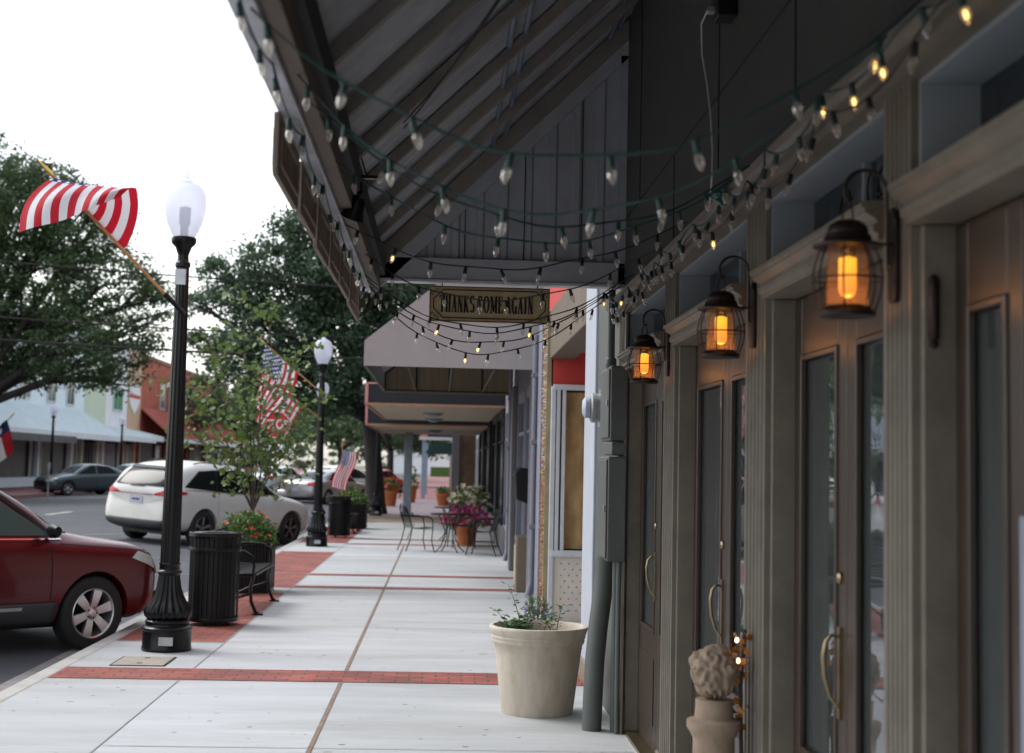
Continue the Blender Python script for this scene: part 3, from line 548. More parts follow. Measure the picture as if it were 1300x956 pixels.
# gable end
gy = 9.0
wp(MB().box(X0+.022, XF-.002, gy, gy+.09, 2.80, 2.94), 'gable_beam', M['gable'], aw, bevel=.004)
wp(MB().box(X0+.03, XF-.004, gy-.012, gy+.1, 2.782, 2.798), 'gable_flashing', M['fascia'], aw)
g = MB(); x = X0+.03
while x < XF-.04:
    nx = min(x+.155, XF-.04); prf = [(x, 0), (x+.03, 0), (x+.045, -.014), (x+.08, -.014), (x+.095, 0), (nx, 0)]
    for (a, da), (b, db) in zip(prf, prf[1:]):
        if b <= a: continue
        za, zb = onslope(a, -.02), onslope(b, -.02)
        if zb > 2.94: g.quad((a, gy+.05+da, 2.93), (b, gy+.05+db, 2.93), (b, gy+.05+db, max(zb, 2.94)), (a, gy+.05+da, max(za, 2.94)))
    x = nx
wp(g, 'gable_panel', M['gable'], aw, solid=.002)
g = MB()
for xx in (-.27, .11, .49, .86): 
    wp(MB().box(xx, xx+.006, gy+.026, gy+.032, 2.94, onslope(xx, -.03)), 'gable_seam', M['seamdk'], aw)
p = [(X0+.03, onslope(X0+.03, -.09)), (X0+.03, onslope(X0+.03, .05)), (X1-.003, onslope(X1-.003, .05)), (X1-.003, onslope(X1-.003, -.09))]
wp(MB().prism(p, 'y', gy-.02, gy+.04), 'gable_rafter', M['rafter'], aw, bevel=.004)
wp(MB().prism([(q[0], q[1]-.12) for q in p], 'y', gy+.0, gy+.03), 'gable_trim', M['gable'], aw)
wp(MB().box(XF-.05, XF-.003, gy+.0, gy+.08, 2.8, 4.3), 'gable_post', M['gable'], aw)
# lower batten of the rafter line, cables on the slope
cab = MB()
for off in (0, .03):
    pts = [(lerp(-.2, 1.0, t), 6.0+off-1.9*t+.07*math.sin(9*t+off*40), onslope(lerp(-.2, 1.0, t), -.085-.02*math.sin(7*t))) for t in [i/16 for i in range(17)]]
    cab.tube(pts, .004, 6)
tag(cab.build('awning_cable', M['wire_black'], smooth=True), 'loose black cables strung under the awning rafters', 'cable')

# brown board panels hanging under the eave
PAN = [(4.42, 5.08), (5.16, 5.8), (5.86, 6.48), (6.54, 7.12), (7.18, 7.9), (7.98, 8.92)]; PAN = [PAN[0], (5.16, 5.8), (5.86, 6.48), (6.54, 7.12), (7.18, 7.9), (7.98, 8.92)]
words = ['nearest and largest-looking', 'second', 'third', 'fourth', 'fifth', 'farthest']
for i, (a, b) in enumerate(PAN):
    a += .01; b -= .01
    r = empty('hanging_board', (X0-.015, (a+b)/2, 2.53), 0, '%s from the camera of the brown boards hanging below the eave' % words[i] if i < 5 else 'farthest brown moulded board below the awning eave, at the gable corner', 'sign board', 'boards hanging below the awning eave')
    z0, z1, c = 2.518+.012*math.sin(i*2.1), 2.72, .022
    poly = [(a+c, z0), (b-c, z0), (b-c*.4, z0+c*.4), (b, z0+c), (b, z1), (a, z1), (a, z0+c), (a+c*.4, z0+c*.4)]
    x = X0-.05
    wp(MB().prism(poly, 'x', x, x+.018), 'board', M['woodpanel'], r, bevel=.003)
    m_ = MB(); 
    for xx in (x-.007, x+.018):
        m_.box(xx, xx+.007, a+.05, b-.05, z0+.04, z0+.052).box(xx, xx+.007, a+.05, b-.05, z1-.052, z1-.04).box(xx, xx+.007, a+.05, a+.062, z0+.052, z1-.052).box(xx, xx+.007, b-.062, b-.05, z0+.052, z1-.052)
    wp(m_, 'moulding', M['woodedge'], r)
    k_ = MB()
    for yy in (a+.08, b-.08): k_.tube([(x+.009, yy, z1-.005), (x+.009, yy, 2.75)], .004, 6)
    wp(k_, 'hook', M['black'], r)

# floodlight bracket under the eave
fl = empty('floodlight', (-.4, 6.2, 2.85), 0, 'small black floodlight on a bracket under the awning eave', 'floodlight')
mb = MB().box(-.46, -.28, 6.19, 6.21, 2.87, 2.885).tube([(-.4, 6.2, 3.0), (-.42, 6.2, 2.88)], .004, 6).tube([(-.4, 6.2, 3.0), (-.36, 6.2, 2.88)], .004, 6).tube([(-.39, 6.2, 2.87), (-.39, 6.2, 2.8)], .012, 8)
wp(mb, 'bracket', M['black'], fl)
o = MB().lathe([(0, 0), (.025, .0), (.035, .02), (.04, .06), (.055, .1), (.05, .1), (.0, .085)], n=16).build('lamp_head', M['black'], smooth=True); o.parent = fl; o.location = (.01, 0, -.06); o.rotation_euler = (R(200), R(20), 0)

# ================================================================== HANGING SIGN
sg = empty('hanging_sign', (.28, 9.03, 2.53), 0, 'gold wooden sign with black scroll border reading THANKS COME AGAIN', 'sign')
sx0, sx1, sz0, sz1, sy = -.103, .668, 2.535, 2.765, 9.03
wp(MB().box(sx0, sx1, sy, sy+.02, sz0, sz1), 'board', M['signgold'], sg, bevel=.003)
mb = MB(); e = .0035
def bar(mb, x0, z0, x1, z1, wd, y=sy-e, dp=.003):
    d = Vector((x1-x0, 0, z1-z0)); n = Vector((-d.z, 0, d.x)).normalized()*wd/2
    a, b = Vector((x0, y, z0)), Vector((x1, y, z1)); k = Vector((0, dp, 0))
    q = [a-n, b-n, b+n, a+n]; i = len(mb.v); mb.v += [tuple(v) for v in q]+[tuple(v+k) for v in q]
    mb.f += [(i, i+1, i+2, i+3), (i+7, i+6, i+5, i+4), (i, i+4, i+5, i+1), (i+1, i+5, i+6, i+2), (i+2, i+6, i+7, i+3), (i+3, i+7, i+4, i)]
ix0, ix1, iz0, iz1, ch = sx0+.028, sx1-.028, sz0+.025, sz1-.025, .06
oct_ = [(ix0+ch, iz0), (ix1-ch, iz0), (ix1, iz0+ch), (ix1, iz1-ch), (ix1-ch, iz1), (ix0+ch, iz1), (ix0, iz1-ch), (ix0, iz0+ch)]
for a, b in zip(oct_, oct_[1:]+oct_[:1]): bar(mb, *a, *b, .007)
for (x, z, x2, z2) in ((sx0+.006, sz0+.006, sx1-.006, sz0+.006), (sx0+.006, sz1-.006, sx1-.006, sz1-.006), (sx0+.006, sz0+.006, sx0+.006, sz1-.006), (sx1-.006, sz0+.006, sx1-.006, sz1-.006)): bar(mb, x, z, x2, z2, .004)
for cx, sxn in ((sx0, 1), (sx1, -1)):
    for cz, szn in ((sz0, 1), (sz1, -1)):
        for k in range(3):
            ox, oz = cx+sxn*(.018+.018*k), cz+szn*(.05-.014*k); rr_ = .011
            pr = None
            for q in range(9):
                an = q*.75; pt = (ox+sxn*rr_*(1-q*.08)*math.cos(an), oz+szn*rr_*(1-q*.08)*math.sin(an))
                if pr: bar(mb, *pr, *pt, .003)
                pr = pt
wp(mb, 'border', M['signink'], sg)
def letter(mb, ch_, x, z, w_, h_):
    T, t_ = .0135, .006
    L = lambda a, b, c, d, wd=t_: bar(mb, x+a*w_, z+b*h_, x+c*w_, z+d*h_, wd)
    def arc(cx, cz, rx, rz, a0, a1, wd=None, n=10):
        pr = None
        for i in range(n+1):
            a = R(lerp(a0, a1, i/n)); p_ = (cx+rx*math.cos(a), cz+rz*math.sin(a))
            if pr: L(pr[0], pr[1], p_[0], p_[1], wd or (t_+(T-t_)*abs(math.cos((a+R(lerp(a0, a1, (i-1)/n)))/2))))
            pr = p_
    def serif(a, b): L(a-.17, b, a+.17, b)
    if ch_ == 'T': L(.5, 0, .5, 1, T); L(0, .98, 1, .98); L(0.02, 1, .02, .82); L(.98, 1, .98, .82); serif(.5, .02)
    if ch_ == 'H': L(.18, 0, .18, 1, T); L(.82, 0, .82, 1, T); L(.18, .5, .82, .5); [serif(a, b) for a in (.18, .82) for b in (.02, .98)]
    if ch_ == 'A': L(.12, 0, .5, 1, t_); L(.5, 1, .86, 0, T); L(.25, .34, .74, .34); serif(.12, .02); serif(.86, .02)
    if ch_ == 'N': L(.15, 0, .15, 1, t_); L(.15, 1, .85, 0, T); L(.85, 0, .85, 1, t_); serif(.15, .02); serif(.85, .98)
    if ch_ == 'K': L(.2, 0, .2, 1, T); L(.2, .4, .85, 1, t_); L(.42, .6, .88, 0, T); serif(.2, .02); serif(.2, .98); serif(.86, .98); serif(.86, .02)
    if ch_ == 'S': arc(.5, .75, .36, .24, 30, 270); arc(.5, .26, .36, .25, 90, -150)
    if ch_ == 'C': arc(.55, .5, .45, .5, 45, 315); L(.88, .98, .88, .75)
    if ch_ == 'G': arc(.55, .5, .45, .5, 45, 300); L(.85, 0, .85, .42, T); serif(.82, .42)
    if ch_ == 'O': arc(.5, .5, .42, .49, 0, 360, n=16)
    if ch_ == 'M': L(.12, 0, .12, 1, t_); L(.12, 1, .5, .1, T); L(.5, .1, .86, 1, t_); L(.86, 0, .86, 1, T); serif(.12, .02); serif(.86, .02); serif(.12, .98); serif(.86, .98)
    if ch_ == 'E': L(.2, 0, .2, 1, T); L(.2, .98, .85, .98); L(.2, .5, .7, .5); L(.2, .02, .88, .02); L(.86, .02, .86, .2); L(.84, .98, .84, .82)
    if ch_ == 'I': L(.5, 0, .5, 1, T); serif(.5, .02); serif(.5, .98)
mb = MB(); cx = -.036; cw = .0335
for wd in ('THANKS', 'COME', 'AGAIN'):
    for c in wd:
        ww = {'I': .018, 'M': .042, 'O': .036}.get(c, .030); letter(mb, c, cx, 2.596, ww, .108); cx += ww+.0085
    cx += .010
wp(mb, 'lettering', M['signink'], sg)
mb = MB()
for x in (sx0+.08, sx1-.08): mb.tube([(x, sy+.01, sz1-.002), (x, sy+.01, 2.783)], .004, 6)
wp(mb, 'hook', M['black'], sg)

# ================================================================== LANTERNS
def make_lantern(loc_, label):
    t = empty('wall_lantern', loc_, 0, label, 'lantern', 'caged wall lanterns between the shop doors')
    # origin at the lantern's base centre; wall lies at +x .13
    roof = MB().lathe([(.078, .175), (.088, .178), (.088, .184), (.064, .192), (.06, .2), (.058, .208), (.052, .212), (.052, .222), (.046, .236), (.03, .246), (.01, .25), (0, .251)], n=28)
    roof.build('roof', M['lantern'], t, smooth=True, sharp=35)
    MB().lathe([(0, 0), (.07, 0), (.072, .012), (.062, .018), (.056, .026), (0, .026)], n=28).build('base', M['lantern'], t, smooth=True, sharp=35)
    cg = MB()
    for k in range(8):
        an = math.pi/8+k*math.pi/4
        pts = [((.066+.022*math.sin(math.pi*q/8))*math.cos(an), (.066+.022*math.sin(math.pi*q/8))*math.sin(an), .012+.168*q/8) for q in range(9)]
        cg.tube(pts, .0026, 6)
    for zz, rr_ in ((.095, .0885),):
        pts = [(rr_*math.cos(a), rr_*math.sin(a), zz) for a in [i*math.pi/16 for i in range(33)]]; cg.tube(pts, .0026, 6, cap=False)
    cg.build('cage', M['lantern'], t, smooth=True)
    gp = [(.052+.002*math.sin(q*2.1), .026+.15*q/30) for q in range(31)]
    MB().lathe(gp, n=28, cap=False).build('glass', M['lglass'], t, smooth=True)
    MB().lathe([(0, .05), (.01, .051), (.017, .056), (.0215, .066), (.0225, .08), (.0225, .15), (0, .155)], n=20).build('bulb', M['lbulb'], t, smooth=True)
    MB().lathe([(.02, .155), (.02, .182), (0, .182)], n=12).build('socket', M['blackmatte'], t)
    # two-ring hanger
    lp = MB(); lp.tube([(-.014, 0, .245), (-.012, 0, .28), (0, 0, .3), (.012, 0, .28), (.014, 0, .245)], .0026, 6)
    lp.build('hanger', M['lantern'], t, smooth=True)
    ar = MB(); pts = []
    for q in range(19):
        a = math.pi*1.18-q*math.pi*1.18/18*1.0
        pts.append((.047+.055*math.cos(a)*1.0, 0, .325+.055*math.sin(a)))
    pts = [(.012, 0, .305), (.004, 0, .298)]+[(-.004, 0, .3)]+pts+[(.103, 0, .28), (.104, 0, .2), (.105, 0, .12)]
    ar.tube(pts, .0048, 8); ar.tube([(.06, 0, .188), (.125, 0, .19)], .004, 6); ar.build('arm', M['lantern'], t, smooth=True)
    MB().prism([(-.024, .04), (.024, .04), (.03, .07), (.03, .25), (.02, .275), (0, .285), (-.02, .275), (-.03, .25), (-.03, .07)], 'x', .112, .128).build('wall_plate', M['lantern'], t, bevel=.004)
    sc = MB().lathe([(0, 0), (.008, 0), (.008, .006), (0, .009)], n=10).build('screw', M['brass'], t); sc.rotation_euler = (0, R(-90), 0); sc.location = (.112, 0, .13)
    ld = bpy.data.lights.new('lantern_glow', 'POINT'); ld.energy = .35; ld.color = (1, .42, .1); ld.shadow_soft_size = .03
    lo = bpy.data.objects.new('lantern_glow', ld); COL.objects.link(lo); lo.parent = t; lo.location = (-.0, 0, .04)
    return t
def amber_glass():
    m, t, b = new_mat('ribbed_amber_glass'); t.nodes.remove(b); out = t.nodes['Material Output']
    tr = t.nodes.new('ShaderNodeBsdfTransparent'); tr.inputs[0].default_value = (.98, .9, .8, 1)
    tl = t.nodes.new('ShaderNodeBsdfTranslucent'); tl.inputs[0].default_value = (.8, .45, .2, 1)
    gl = t.nodes.new('ShaderNodeBsdfGlossy'); gl.inputs['Roughness'].default_value = .1
    tc = t.nodes.new('ShaderNodeTexCoord'); wv = t.nodes.new('ShaderNodeTexWave'); wv.bands_direction = 'Z'; wv.inputs['Scale'].default_value = 45; wv.inputs['Distortion'].default_value = .6
    t.links.new(tc.outputs['Object'], wv.inputs['Vector'])
    bp = t.nodes.new('ShaderNodeBump'); bp.inputs['Strength'].default_value = .9; bp.inputs['Distance'].default_value = .004; t.links.new(wv.outputs[0], bp.inputs['Height'])
    t.links.new(bp.outputs[0], gl.inputs['Normal']); t.links.new(bp.outputs[0], tl.inputs['Normal'])
    r = t.nodes.new('ShaderNodeMapRange'); r.inputs[3].default_value = .02; r.inputs[4].default_value = .28; t.links.new(wv.outputs[0], r.inputs[0])
    m1 = t.nodes.new('ShaderNodeMixShader'); t.links.new(r.outputs[0], m1.inputs[0]); t.links.new(tr.outputs[0], m1.inputs[1]); t.links.new(tl.outputs[0], m1.inputs[2])
    m2 = t.nodes.new('ShaderNodeMixShader'); m2.inputs[0].default_value = .07; t.links.new(m1.outputs[0], m2.inputs[1]); t.links.new(gl.outputs[0], m2.inputs[2]); t.links.new(m2.outputs[0], out.inputs[0])
    return m
M['lglass'] = amber_glass()
def bulb_glow():   # flame lamp: yellow at its heart, orange below
    m, t, b = new_mat('flame_bulb'); b.inputs['Base Color'].default_value = (.8, .4, .1, 1)
    tc = t.nodes.new('ShaderNodeTexCoord'); sp = t.nodes.new('ShaderNodeSeparateXYZ'); t.links.new(tc.outputs['Object'], sp.inputs[0])
    mr = t.nodes.new('ShaderNodeMapRange'); mr.inputs[1].default_value = .06; mr.inputs[2].default_value = .14; t.links.new(sp.outputs[2], mr.inputs[0])
    r = t.nodes.new('ShaderNodeValToRGB'); r.color_ramp.elements[0].color = (.75, .17, .03, 1); r.color_ramp.elements[1].color = (1.0, .45, .03, 1); t.links.new(mr.outputs[0], r.inputs[0])
    t.links.new(r.outputs[0], b.inputs['Emission Color']); b.inputs['Emission Strength'].default_value = .85
    return m
M['lbulb'] = bulb_glow()
LX = 1.022
lan = make_lantern((LX, 3.55, 2.02), 'nearest and largest-looking of the glowing caged lanterns, before the mustard drape')
copy_tree(lan, (LX, 5.2, 2.04), 0, 'middle glowing caged lantern, on the pilaster between the second and third pair of doors')
copy_tree(lan, (LX, 7.2, 2.06), 0, 'farthest glowing caged lantern, beside the electrical boxes')

# ================================================================== STRING LIGHTS
def bulb_meshes():
    g = MB().lathe([(.007, 0), (.0096, -.005), (.011, -.013), (.0101, -.023), (.007, -.032), (.003, -.039), (0, -.042)], n=9).mesh('bulb', M['bulb'], False)
    s = MB().lathe([(.006, .034), (.0075, .03), (.0085, .012), (.0095, .0), (.0085, -.002)], n=10).mesh('socket', M['wire_green'], True)
    s2 = MB().lathe([(.006, .034), (.0075, .03), (.0085, .012), (.0095, .0), (.0085, -.002)], n=10).mesh('socket', M['wire_black'], True)
    f = MB().lathe([(0, -.006), (.0035, -.01), (.0045, -.018), (.003, -.026), (0, -.028)], n=6).mesh('filament', M['filament'], True)
    return g, s, s2, f
BG, BS, BS2, BF = bulb_meshes()
def strand(path, label, green, step=.2, start=.1, r=.0028, lit=.06, seed=1):
    rn = random.Random(seed); pts = [Vector(p) for p in path]
    root = empty('string_light', pts[0], 0, label, 'string light', 'strings of clear bulbs under the awning')
    wv = MB(); seg = [0]
    for a, b in zip(pts, pts[1:]): seg.append(seg[-1]+(b-a).length)
    def at(d):
        for i in range(len(seg)-1):
            if d <= seg[i+1]: return pts[i].lerp(pts[i+1], (d-seg[i])/(seg[i+1]-seg[i]))
        return pts[-1]
    w_ = [p-pts[0]+Vector((0, 0, 0)) for p in pts]
    wv.tube([p for p in w_], r, 6); 
    wv.tube([p+Vector((.004*math.sin(i*1.3), .004*math.cos(i*1.3), -.003)) for i, p in enumerate(w_)], r*.7, 5)
    wv.build('wire', M['wire_green'] if green else M['wire_black'], root, smooth=True)
    d = start; n = 0
    while d < seg[-1]-.03 and n < 95:
        p = at(d)-pts[0]; rot = (rn.uniform(-.3, .3), rn.uniform(-.3, .3), rn.uniform(0, 6))
        s = bpy.data.objects.new('socket', BS if green else BS2); COL.objects.link(s); s.parent = root; s.location = p+Vector((0, 0, -.034)); s.rotation_euler = rot
        g = bpy.data.objects.new('bulb', BG); COL.objects.link(g); g.parent = s
        if rn.random() < lit:
            f = bpy.data.objects.new('filament', BF); COL.objects.link(f); f.parent = s
        d += step*rn.uniform(.8, 1.2); n += 1
    return root
def swag(L, Rr, sag, n=26, skew=0, seed=0):
    rn = random.Random(seed+50); L = Vector(L); Rr = Vector(Rr); out = []
    ph = rn.uniform(0, 6)
    for i in range(n+1):
        t = i/n; p = L.lerp(Rr, t); p.z -= sag*4*t*(1-t)*(1+skew*(t-.5)); p.z += .006*math.sin(t*22+ph); p.y += .012*math.sin(t*9+ph); out.append(p)
    return out
ST = [  # (left y, left z, right y, right z, sag, green, step, place)
    (3.25, 2.67, 3.08, 2.70, .36, 1, .215, 'nearest thick green string of large clear bulbs crossing under the awning'),
    (4.05, 2.76, 3.36, 2.70, .44, 1, .215, 'second green string from the camera, sagging lowest in front of the gable'),
    (4.35, 2.76, 4.9, 2.70, .31, 1, .2, 'green string with its plug end near the white cord'),
    (5.24, 2.78, 5.2, 2.71, .29, 1, .2, 'dark green string whose left end hangs below the black floodlight'),
    (6.5, 2.72, 6.2, 2.72, .21, 0, .19, 'black string passing just above the hanging sign'),
    (7.55, 2.76, 6.9, 2.72, .27, 0, .18, 'black string crossing the top edge of the gold sign'),
    (8.2, 2.71, 7.9, 2.72, .3, 0, .18, 'black string drooping just below the lower edge of the gold sign'),
    (8.45, 2.71, 8.5, 2.73, .3, 0, .17, 'second black string below the gold sign, between two closer ones'),
    (8.7, 2.71, 8.8, 2.76, .35, 0, .17, 'black string hanging just under the gold sign'),
    (8.85, 2.71, 8.9, 2.74, .40, 0, .17, 'lowest and farthest black string, before the grey canvas awning'),
]
for i, (ly, lz, ry, rz_, sg_, gr, stp, lab) in enumerate(ST):
    strand(swag((-.47, ly, lz), (1.06, ry, rz_), sg_, skew=(-.25 if i > 3 else 0), seed=i), lab, gr, stp, .06+.03*(i % 4), r=.0028 if gr else .0025, seed=i+3)
def wallrun(y0, y1, z, sag, n, ph):
    out = []; 
    for k in range(n):
        a, b = lerp(y0, y1, k/n), lerp(y0, y1, (k+1)/n)
        for q in range(8): t = q/8; out.append(Vector((1.055+.015*math.sin(k*1.7+ph), lerp(a, b, t), z-sag*4*t*(1-t)*(.6+.5*abs(math.sin(k*2.3+ph))))))
    out.append(Vector((1.06, y1, z))); return out
strand(wallrun(9.0, 2.4, 2.69, .07, 9, 0), 'upper dark string looped along the lintel moulding above the doors', 1, .27, .1, r=.003, seed=21, lit=.1)
strand(wallrun(9.1, 2.9, 2.66, .1, 6, 2), 'lower dark string looped along the lintel moulding above the lanterns', 0, .31, .14, r=.003, seed=22, lit=.1)
def eaverun(): 
    out = []
    for k in range(7):
        a, b = lerp(8.95, 3.0, k/7), lerp(8.95, 3.0, (k+1)/7)
        for q in range(8): t = q/8; out.append(Vector((-.49, lerp(a, b, t), 2.708-.045*4*t*(1-t))))
    return out+[Vector((-.49, 3.0, 2.71))]
strand(eaverun(), 'dark string looped along the outer eave edge beside the hanging boards', 1, .42, .2, r=.003, seed=31)
# plug cluster
pc = empty('plug_cluster', (1.05, 5.4, 2.68), 0, 'green plugs joining the strings below the white cord', 'plug')
for k in range(4):
    o = MB().box(-.012, .012, -.03, .03, -.012, .012).tube([(0, -.03, 0), (0, -.05, -.004)], .007, 6).build('plug', mat('plug_green_%d' % k, (.01, .09, .075), .5, var=0) if k == 0 else bpy.data.materials['plug_green_0'], pc, bevel=.003)
    o.location = (-.02+.01*k, -.06+.045*k, .012*(k % 2)); o.rotation_euler = (.3*k, .4*k-.5, .5*k)
ob = empty('outlet_box', (1.1, 5.62, 3.55), 0, 'dark square outlet box high on the olive wall', 'outlet box')
MB().box(-.03, .05, -.06, .06, -.09, .09).build('box', M['blackmatte'], ob, bevel=.004)
MB().box(-.06, -.03, .0, .04, -.06, -.035).build('plug', M['meter'], ob, bevel=.004)
pts = [(1.04, 5.64, 3.5), (1.03, 5.72, 3.47), (1.04, 5.75, 3.35), (1.05, 5.68, 3.2), (1.05, 5.6, 3.05), (1.05, 5.55, 2.9), (1.04, 5.5, 2.8), (1.045, 5.55, 2.72), (1.05, 5.6, 2.68)]
tag(MB().tube([Vector(p) for p in pts], .0035, 6).build('extension_cord', M['white_wire'], smooth=True), 'thin white cord hanging from the outlet box to the string plugs', 'cord')

# ================================================================== ELECTRICAL GEAR ON THE END WALL
def gear(name, b, m, label, cat, door=True, y=None):
    t = empty(name, ((b[0]+b[1])/2, (b[2]+b[3])/2, b[4]), 0, label, cat)
    wp(MB().box(*b), 'case', m, t, bevel=.008)
    if door: wp(MB().box(b[0]-.012, b[0]-.001, b[2]+.02, b[3]-.02, b[4]+.02, b[5]-.02), 'cover', m, t, bevel=.004); wp(MB().tube([(b[0]-.02, b[2]+.03, (b[4]+b[5])/2-.02), (b[0]-.02, b[2]+.03, (b[4]+b[5])/2+.02)], .006, 8), 'latch', M['meter'], t)
    wp(MB().box(b[0]+.005, b[1]-.005, b[2]-.006, b[2]-.001, b[4]+.015, b[5]-.015), 'side_plate', m, t)
    return t
gear('electrical_box', (1.05, 1.152, 8.86, 9.35, 1.8, 2.27), M['box'], 'upper tall grey-green electrical box on the end wall under the thin conduit', 'electrical box')
gear('electrical_box', (1.04, 1.152, 8.84, 9.4, 1.05, 1.7), M['box'], 'lower larger grey-green electrical box above the thick bent pipe', 'electrical box')
gear('junction_box', (1.06, 1.152, 8.86, 9.25, 1.71, 1.79), M['box'], 'small grey-green junction box between the two electrical boxes', 'junction box', False)
mt = empty('electric_meter', (1.0, 9.5, 2.0), 0, 'round galvanised electric meter on the left of the upper electrical box', 'meter')
o = MB().lathe([(0, 0), (.09, 0), (.095, .01), (.095, .12), (.1, .125), (.1, .15), (.085, .16), (0, .165)], n=28).build('meter_can', M['meter'], mt, smooth=True, sharp=35); o.rotation_euler = (0, R(-90), 0); o.location = (.15, .02, .03)
o = MB().lathe([(0, 0), (.07, 0), (.07, .03), (.05, .045), (0, .05)], n=24).build('dial', M['plate'], mt, smooth=True); o.rotation_euler = (0, R(-90), 0); o.location = (-.015, .02, .03)
wp(MB().box(1.06, 1.152, 9.36, 9.66, 1.9, 2.16), 'meter_socket', M['meter'], mt, bevel=.006)
cp = empty('conduit_pipe', (1.08, 8.95, 2.27), 0, 'thin grey-green conduit rising from the upper electrical box', 'pipe')
wp(MB().tube([(1.07, 9.05, 2.25), (1.07, 9.05, 2.77)], .024, 14), 'pipe', M['box'], cp, smooth=True)
wp(MB().lathe([(.034, 0), (.036, .01), (.036, .05), (.03, .06), (.024, .062)], (1.07, 9.05, 2.27), 16), 'coupling', M['box'], cp, smooth=True)
cp = empty('bent_pipe', (1.0, 9.0, 0), 0, 'thick grey-green pipe bending down from the lower electrical box', 'pipe')
pts = [(1.06, 9.1, 1.06), (1.055, 9.1, .95), (1.04, 9.08, .8), (1.015, 9.05, .62), (.995, 9.02, .42), (.985, 9.0, .2), (.98, 9.0, 0)]
wp(MB().tube(pts, .062, 20), 'pipe', M['box'], cp, smooth=True)
cp = empty('wall_pipe', (1.1, 8.84, 0), 0, 'slim grey pipes running down between the bent pipe and the door casing', 'pipe')
wp(MB().tube([(1.11, 8.95, 0), (1.11, 8.95, 1.05)], .022, 12).tube([(1.12, 8.88, 0), (1.12, 8.88, 1.05)], .016, 12), 'pipe', M['box'], cp, smooth=True)

# ================================================================== PLANTER, STONE FINIAL
pt = empty('planter_pot', (.68, 9.62, 0), 0, 'large cream glazed round planter standing on the sidewalk by the bent pipe', 'planter')
prof = [(0, 0), (.235, 0), (.24, .02), (.262, .2), (.285, .38), (.297, .455), (.306, .462), (.31, .475), (.308, .488), (.313, .494), (.316, .503), (.313, .512), (.318, .518), (.328, .545), (.333, .56), (.328, .57), (.305, .572), (.295, .555), (.29, .5)]
MB().lathe(prof, n=72, cap=False).build('pot', M['pot'], pt, smooth=True, sharp=50)
MB().lathe([(0, .515), (.292, .51)], n=40, cap=False).build('soil', M['soil'], pt)
def leafy(name, m, base, stems, parent, leaf=.03, per=14, seed=1, wide=.6, leaf_on=.2):
    rn = random.Random(seed); st = MB(); lf = MB()
    for (dx, dy, hgt, lx, ly) in stems:
        pts = [Vector((base[0]+dx+lx*(q/6)**1.4, base[1]+dy+ly*(q/6)**1.4, base[2]+hgt*q/6)) for q in range(7)]
        st.tube(pts, [.004-.0028*q/6 for q in range(7)], 5)
        for k in range(per):
            t = lerp(leaf_on, 1, (k+rn.random()*.6)/per); i = min(5, int(t*6)); p = pts[i].lerp(pts[i+1], t*6-i)
            an = k*2.4+rn.random(); d = Vector((math.cos(an), math.sin(an), rn.uniform(-.1, .6))).normalized(); L = leaf*rn.uniform(.6, 1.25)
            sd_ = d.cross(Vector((0, 0, 1))).normalized()*L*wide*.5; p0 = p+d*L*.35; up = Vector((0, 0, 1)) * L*.12
            n = len(lf.v); pts_ = [p0, p0+d*L*.35+sd_-up*.3, p0+d*L*.75+sd_*.7, p0+d*L*1.1-up, p0+d*L*.75-sd_*.7, p0+d*L*.35-sd_-up*.3]
            mid = p0+d*L*.55-up
            lf.v += [tuple(v) for v in pts_]+[tuple(mid)]
            for a in range(6): lf.f.append((n+a, n+(a+1) % 6, n+6))
    st.build('stem', m[1], parent, smooth=True); lf.build('foliage', m[0], parent); return lf
pl = empty('potted_plant', (.6, 9.62, .51), 0, 'sparse green leafy plant growing in the large cream planter', 'plant')
rs = random.Random(4); stems = [(-.03, 0, .33, -.1, 0), (.0, .02, .22, .02, 0), (-.1, 0, .17, -.12, -.02), (.2, 0, .2, .04, .02), (.17, -.04, .13, -.07, 0)]
stems += [(rs.uniform(-.16, .14), rs.uniform(-.1, .1), rs.uniform(.06, .13), rs.uniform(-.08, .08), rs.uniform(-.06, .06)) for _ in range(13)]
leafy('potted_plant', (M['leaf'], M['barkthin']), (0, 0, 0), stems, pl, .044, 15, 3)
fn = empty('stone_finial', (1.01, 5.2, 0), 0, 'carved sandstone rose garland ornament on a pedestal before the second pilaster', 'ornament')
ROSES = [(Vector((-.25, -.75, .62)).normalized(), .62, 1), (Vector((-.85, -.5, .05)).normalized(), .6, -1), (Vector((-.3, -.9, -.25)).normalized(), .5, 1), (Vector((.5, -.75, .3)).normalized(), .45, -1), (Vector((.3, .5, .6)).normalized(), .6, 1), (Vector((-.9, .3, .5)).normalized(), .5, 1)]
def stonehead(u, v):
    th = v*2*math.pi; ph = u*math.pi; d = Vector((math.sin(ph)*math.cos(th), math.sin(ph)*math.sin(th), math.cos(ph)))
    s = .93+.02*math.sin(th*7+ph*5)
    for c, wd_, sg_ in ROSES:
        an = d.angle(c); e1 = c.orthogonal().normalized(); e2 = c.cross(e1); az = math.atan2(d.dot(e2), d.dot(e1)); k = math.exp(-(an/wd_)**4)
        s += k*(.09+.055*math.sin(an*17+sg_*az*2)); s -= .07*math.exp(-((an-wd_*1.05)/.09)**2)
    if ph > 1.75: s += .075*math.sin(th*13+2.2*math.sin(ph*4))*min(1, (ph-1.75)*2)
    r = .091*s*(1 if ph < 1.6 else 1-.16*(ph-1.6))
    return (r*d.x, r*d.y, .905+r*d.z*(1.0 if d.z > 0 else 1.5))
MB().grid(stonehead, 70, 120).build('carving', M['stone'], fn, smooth=True, sharp=False)
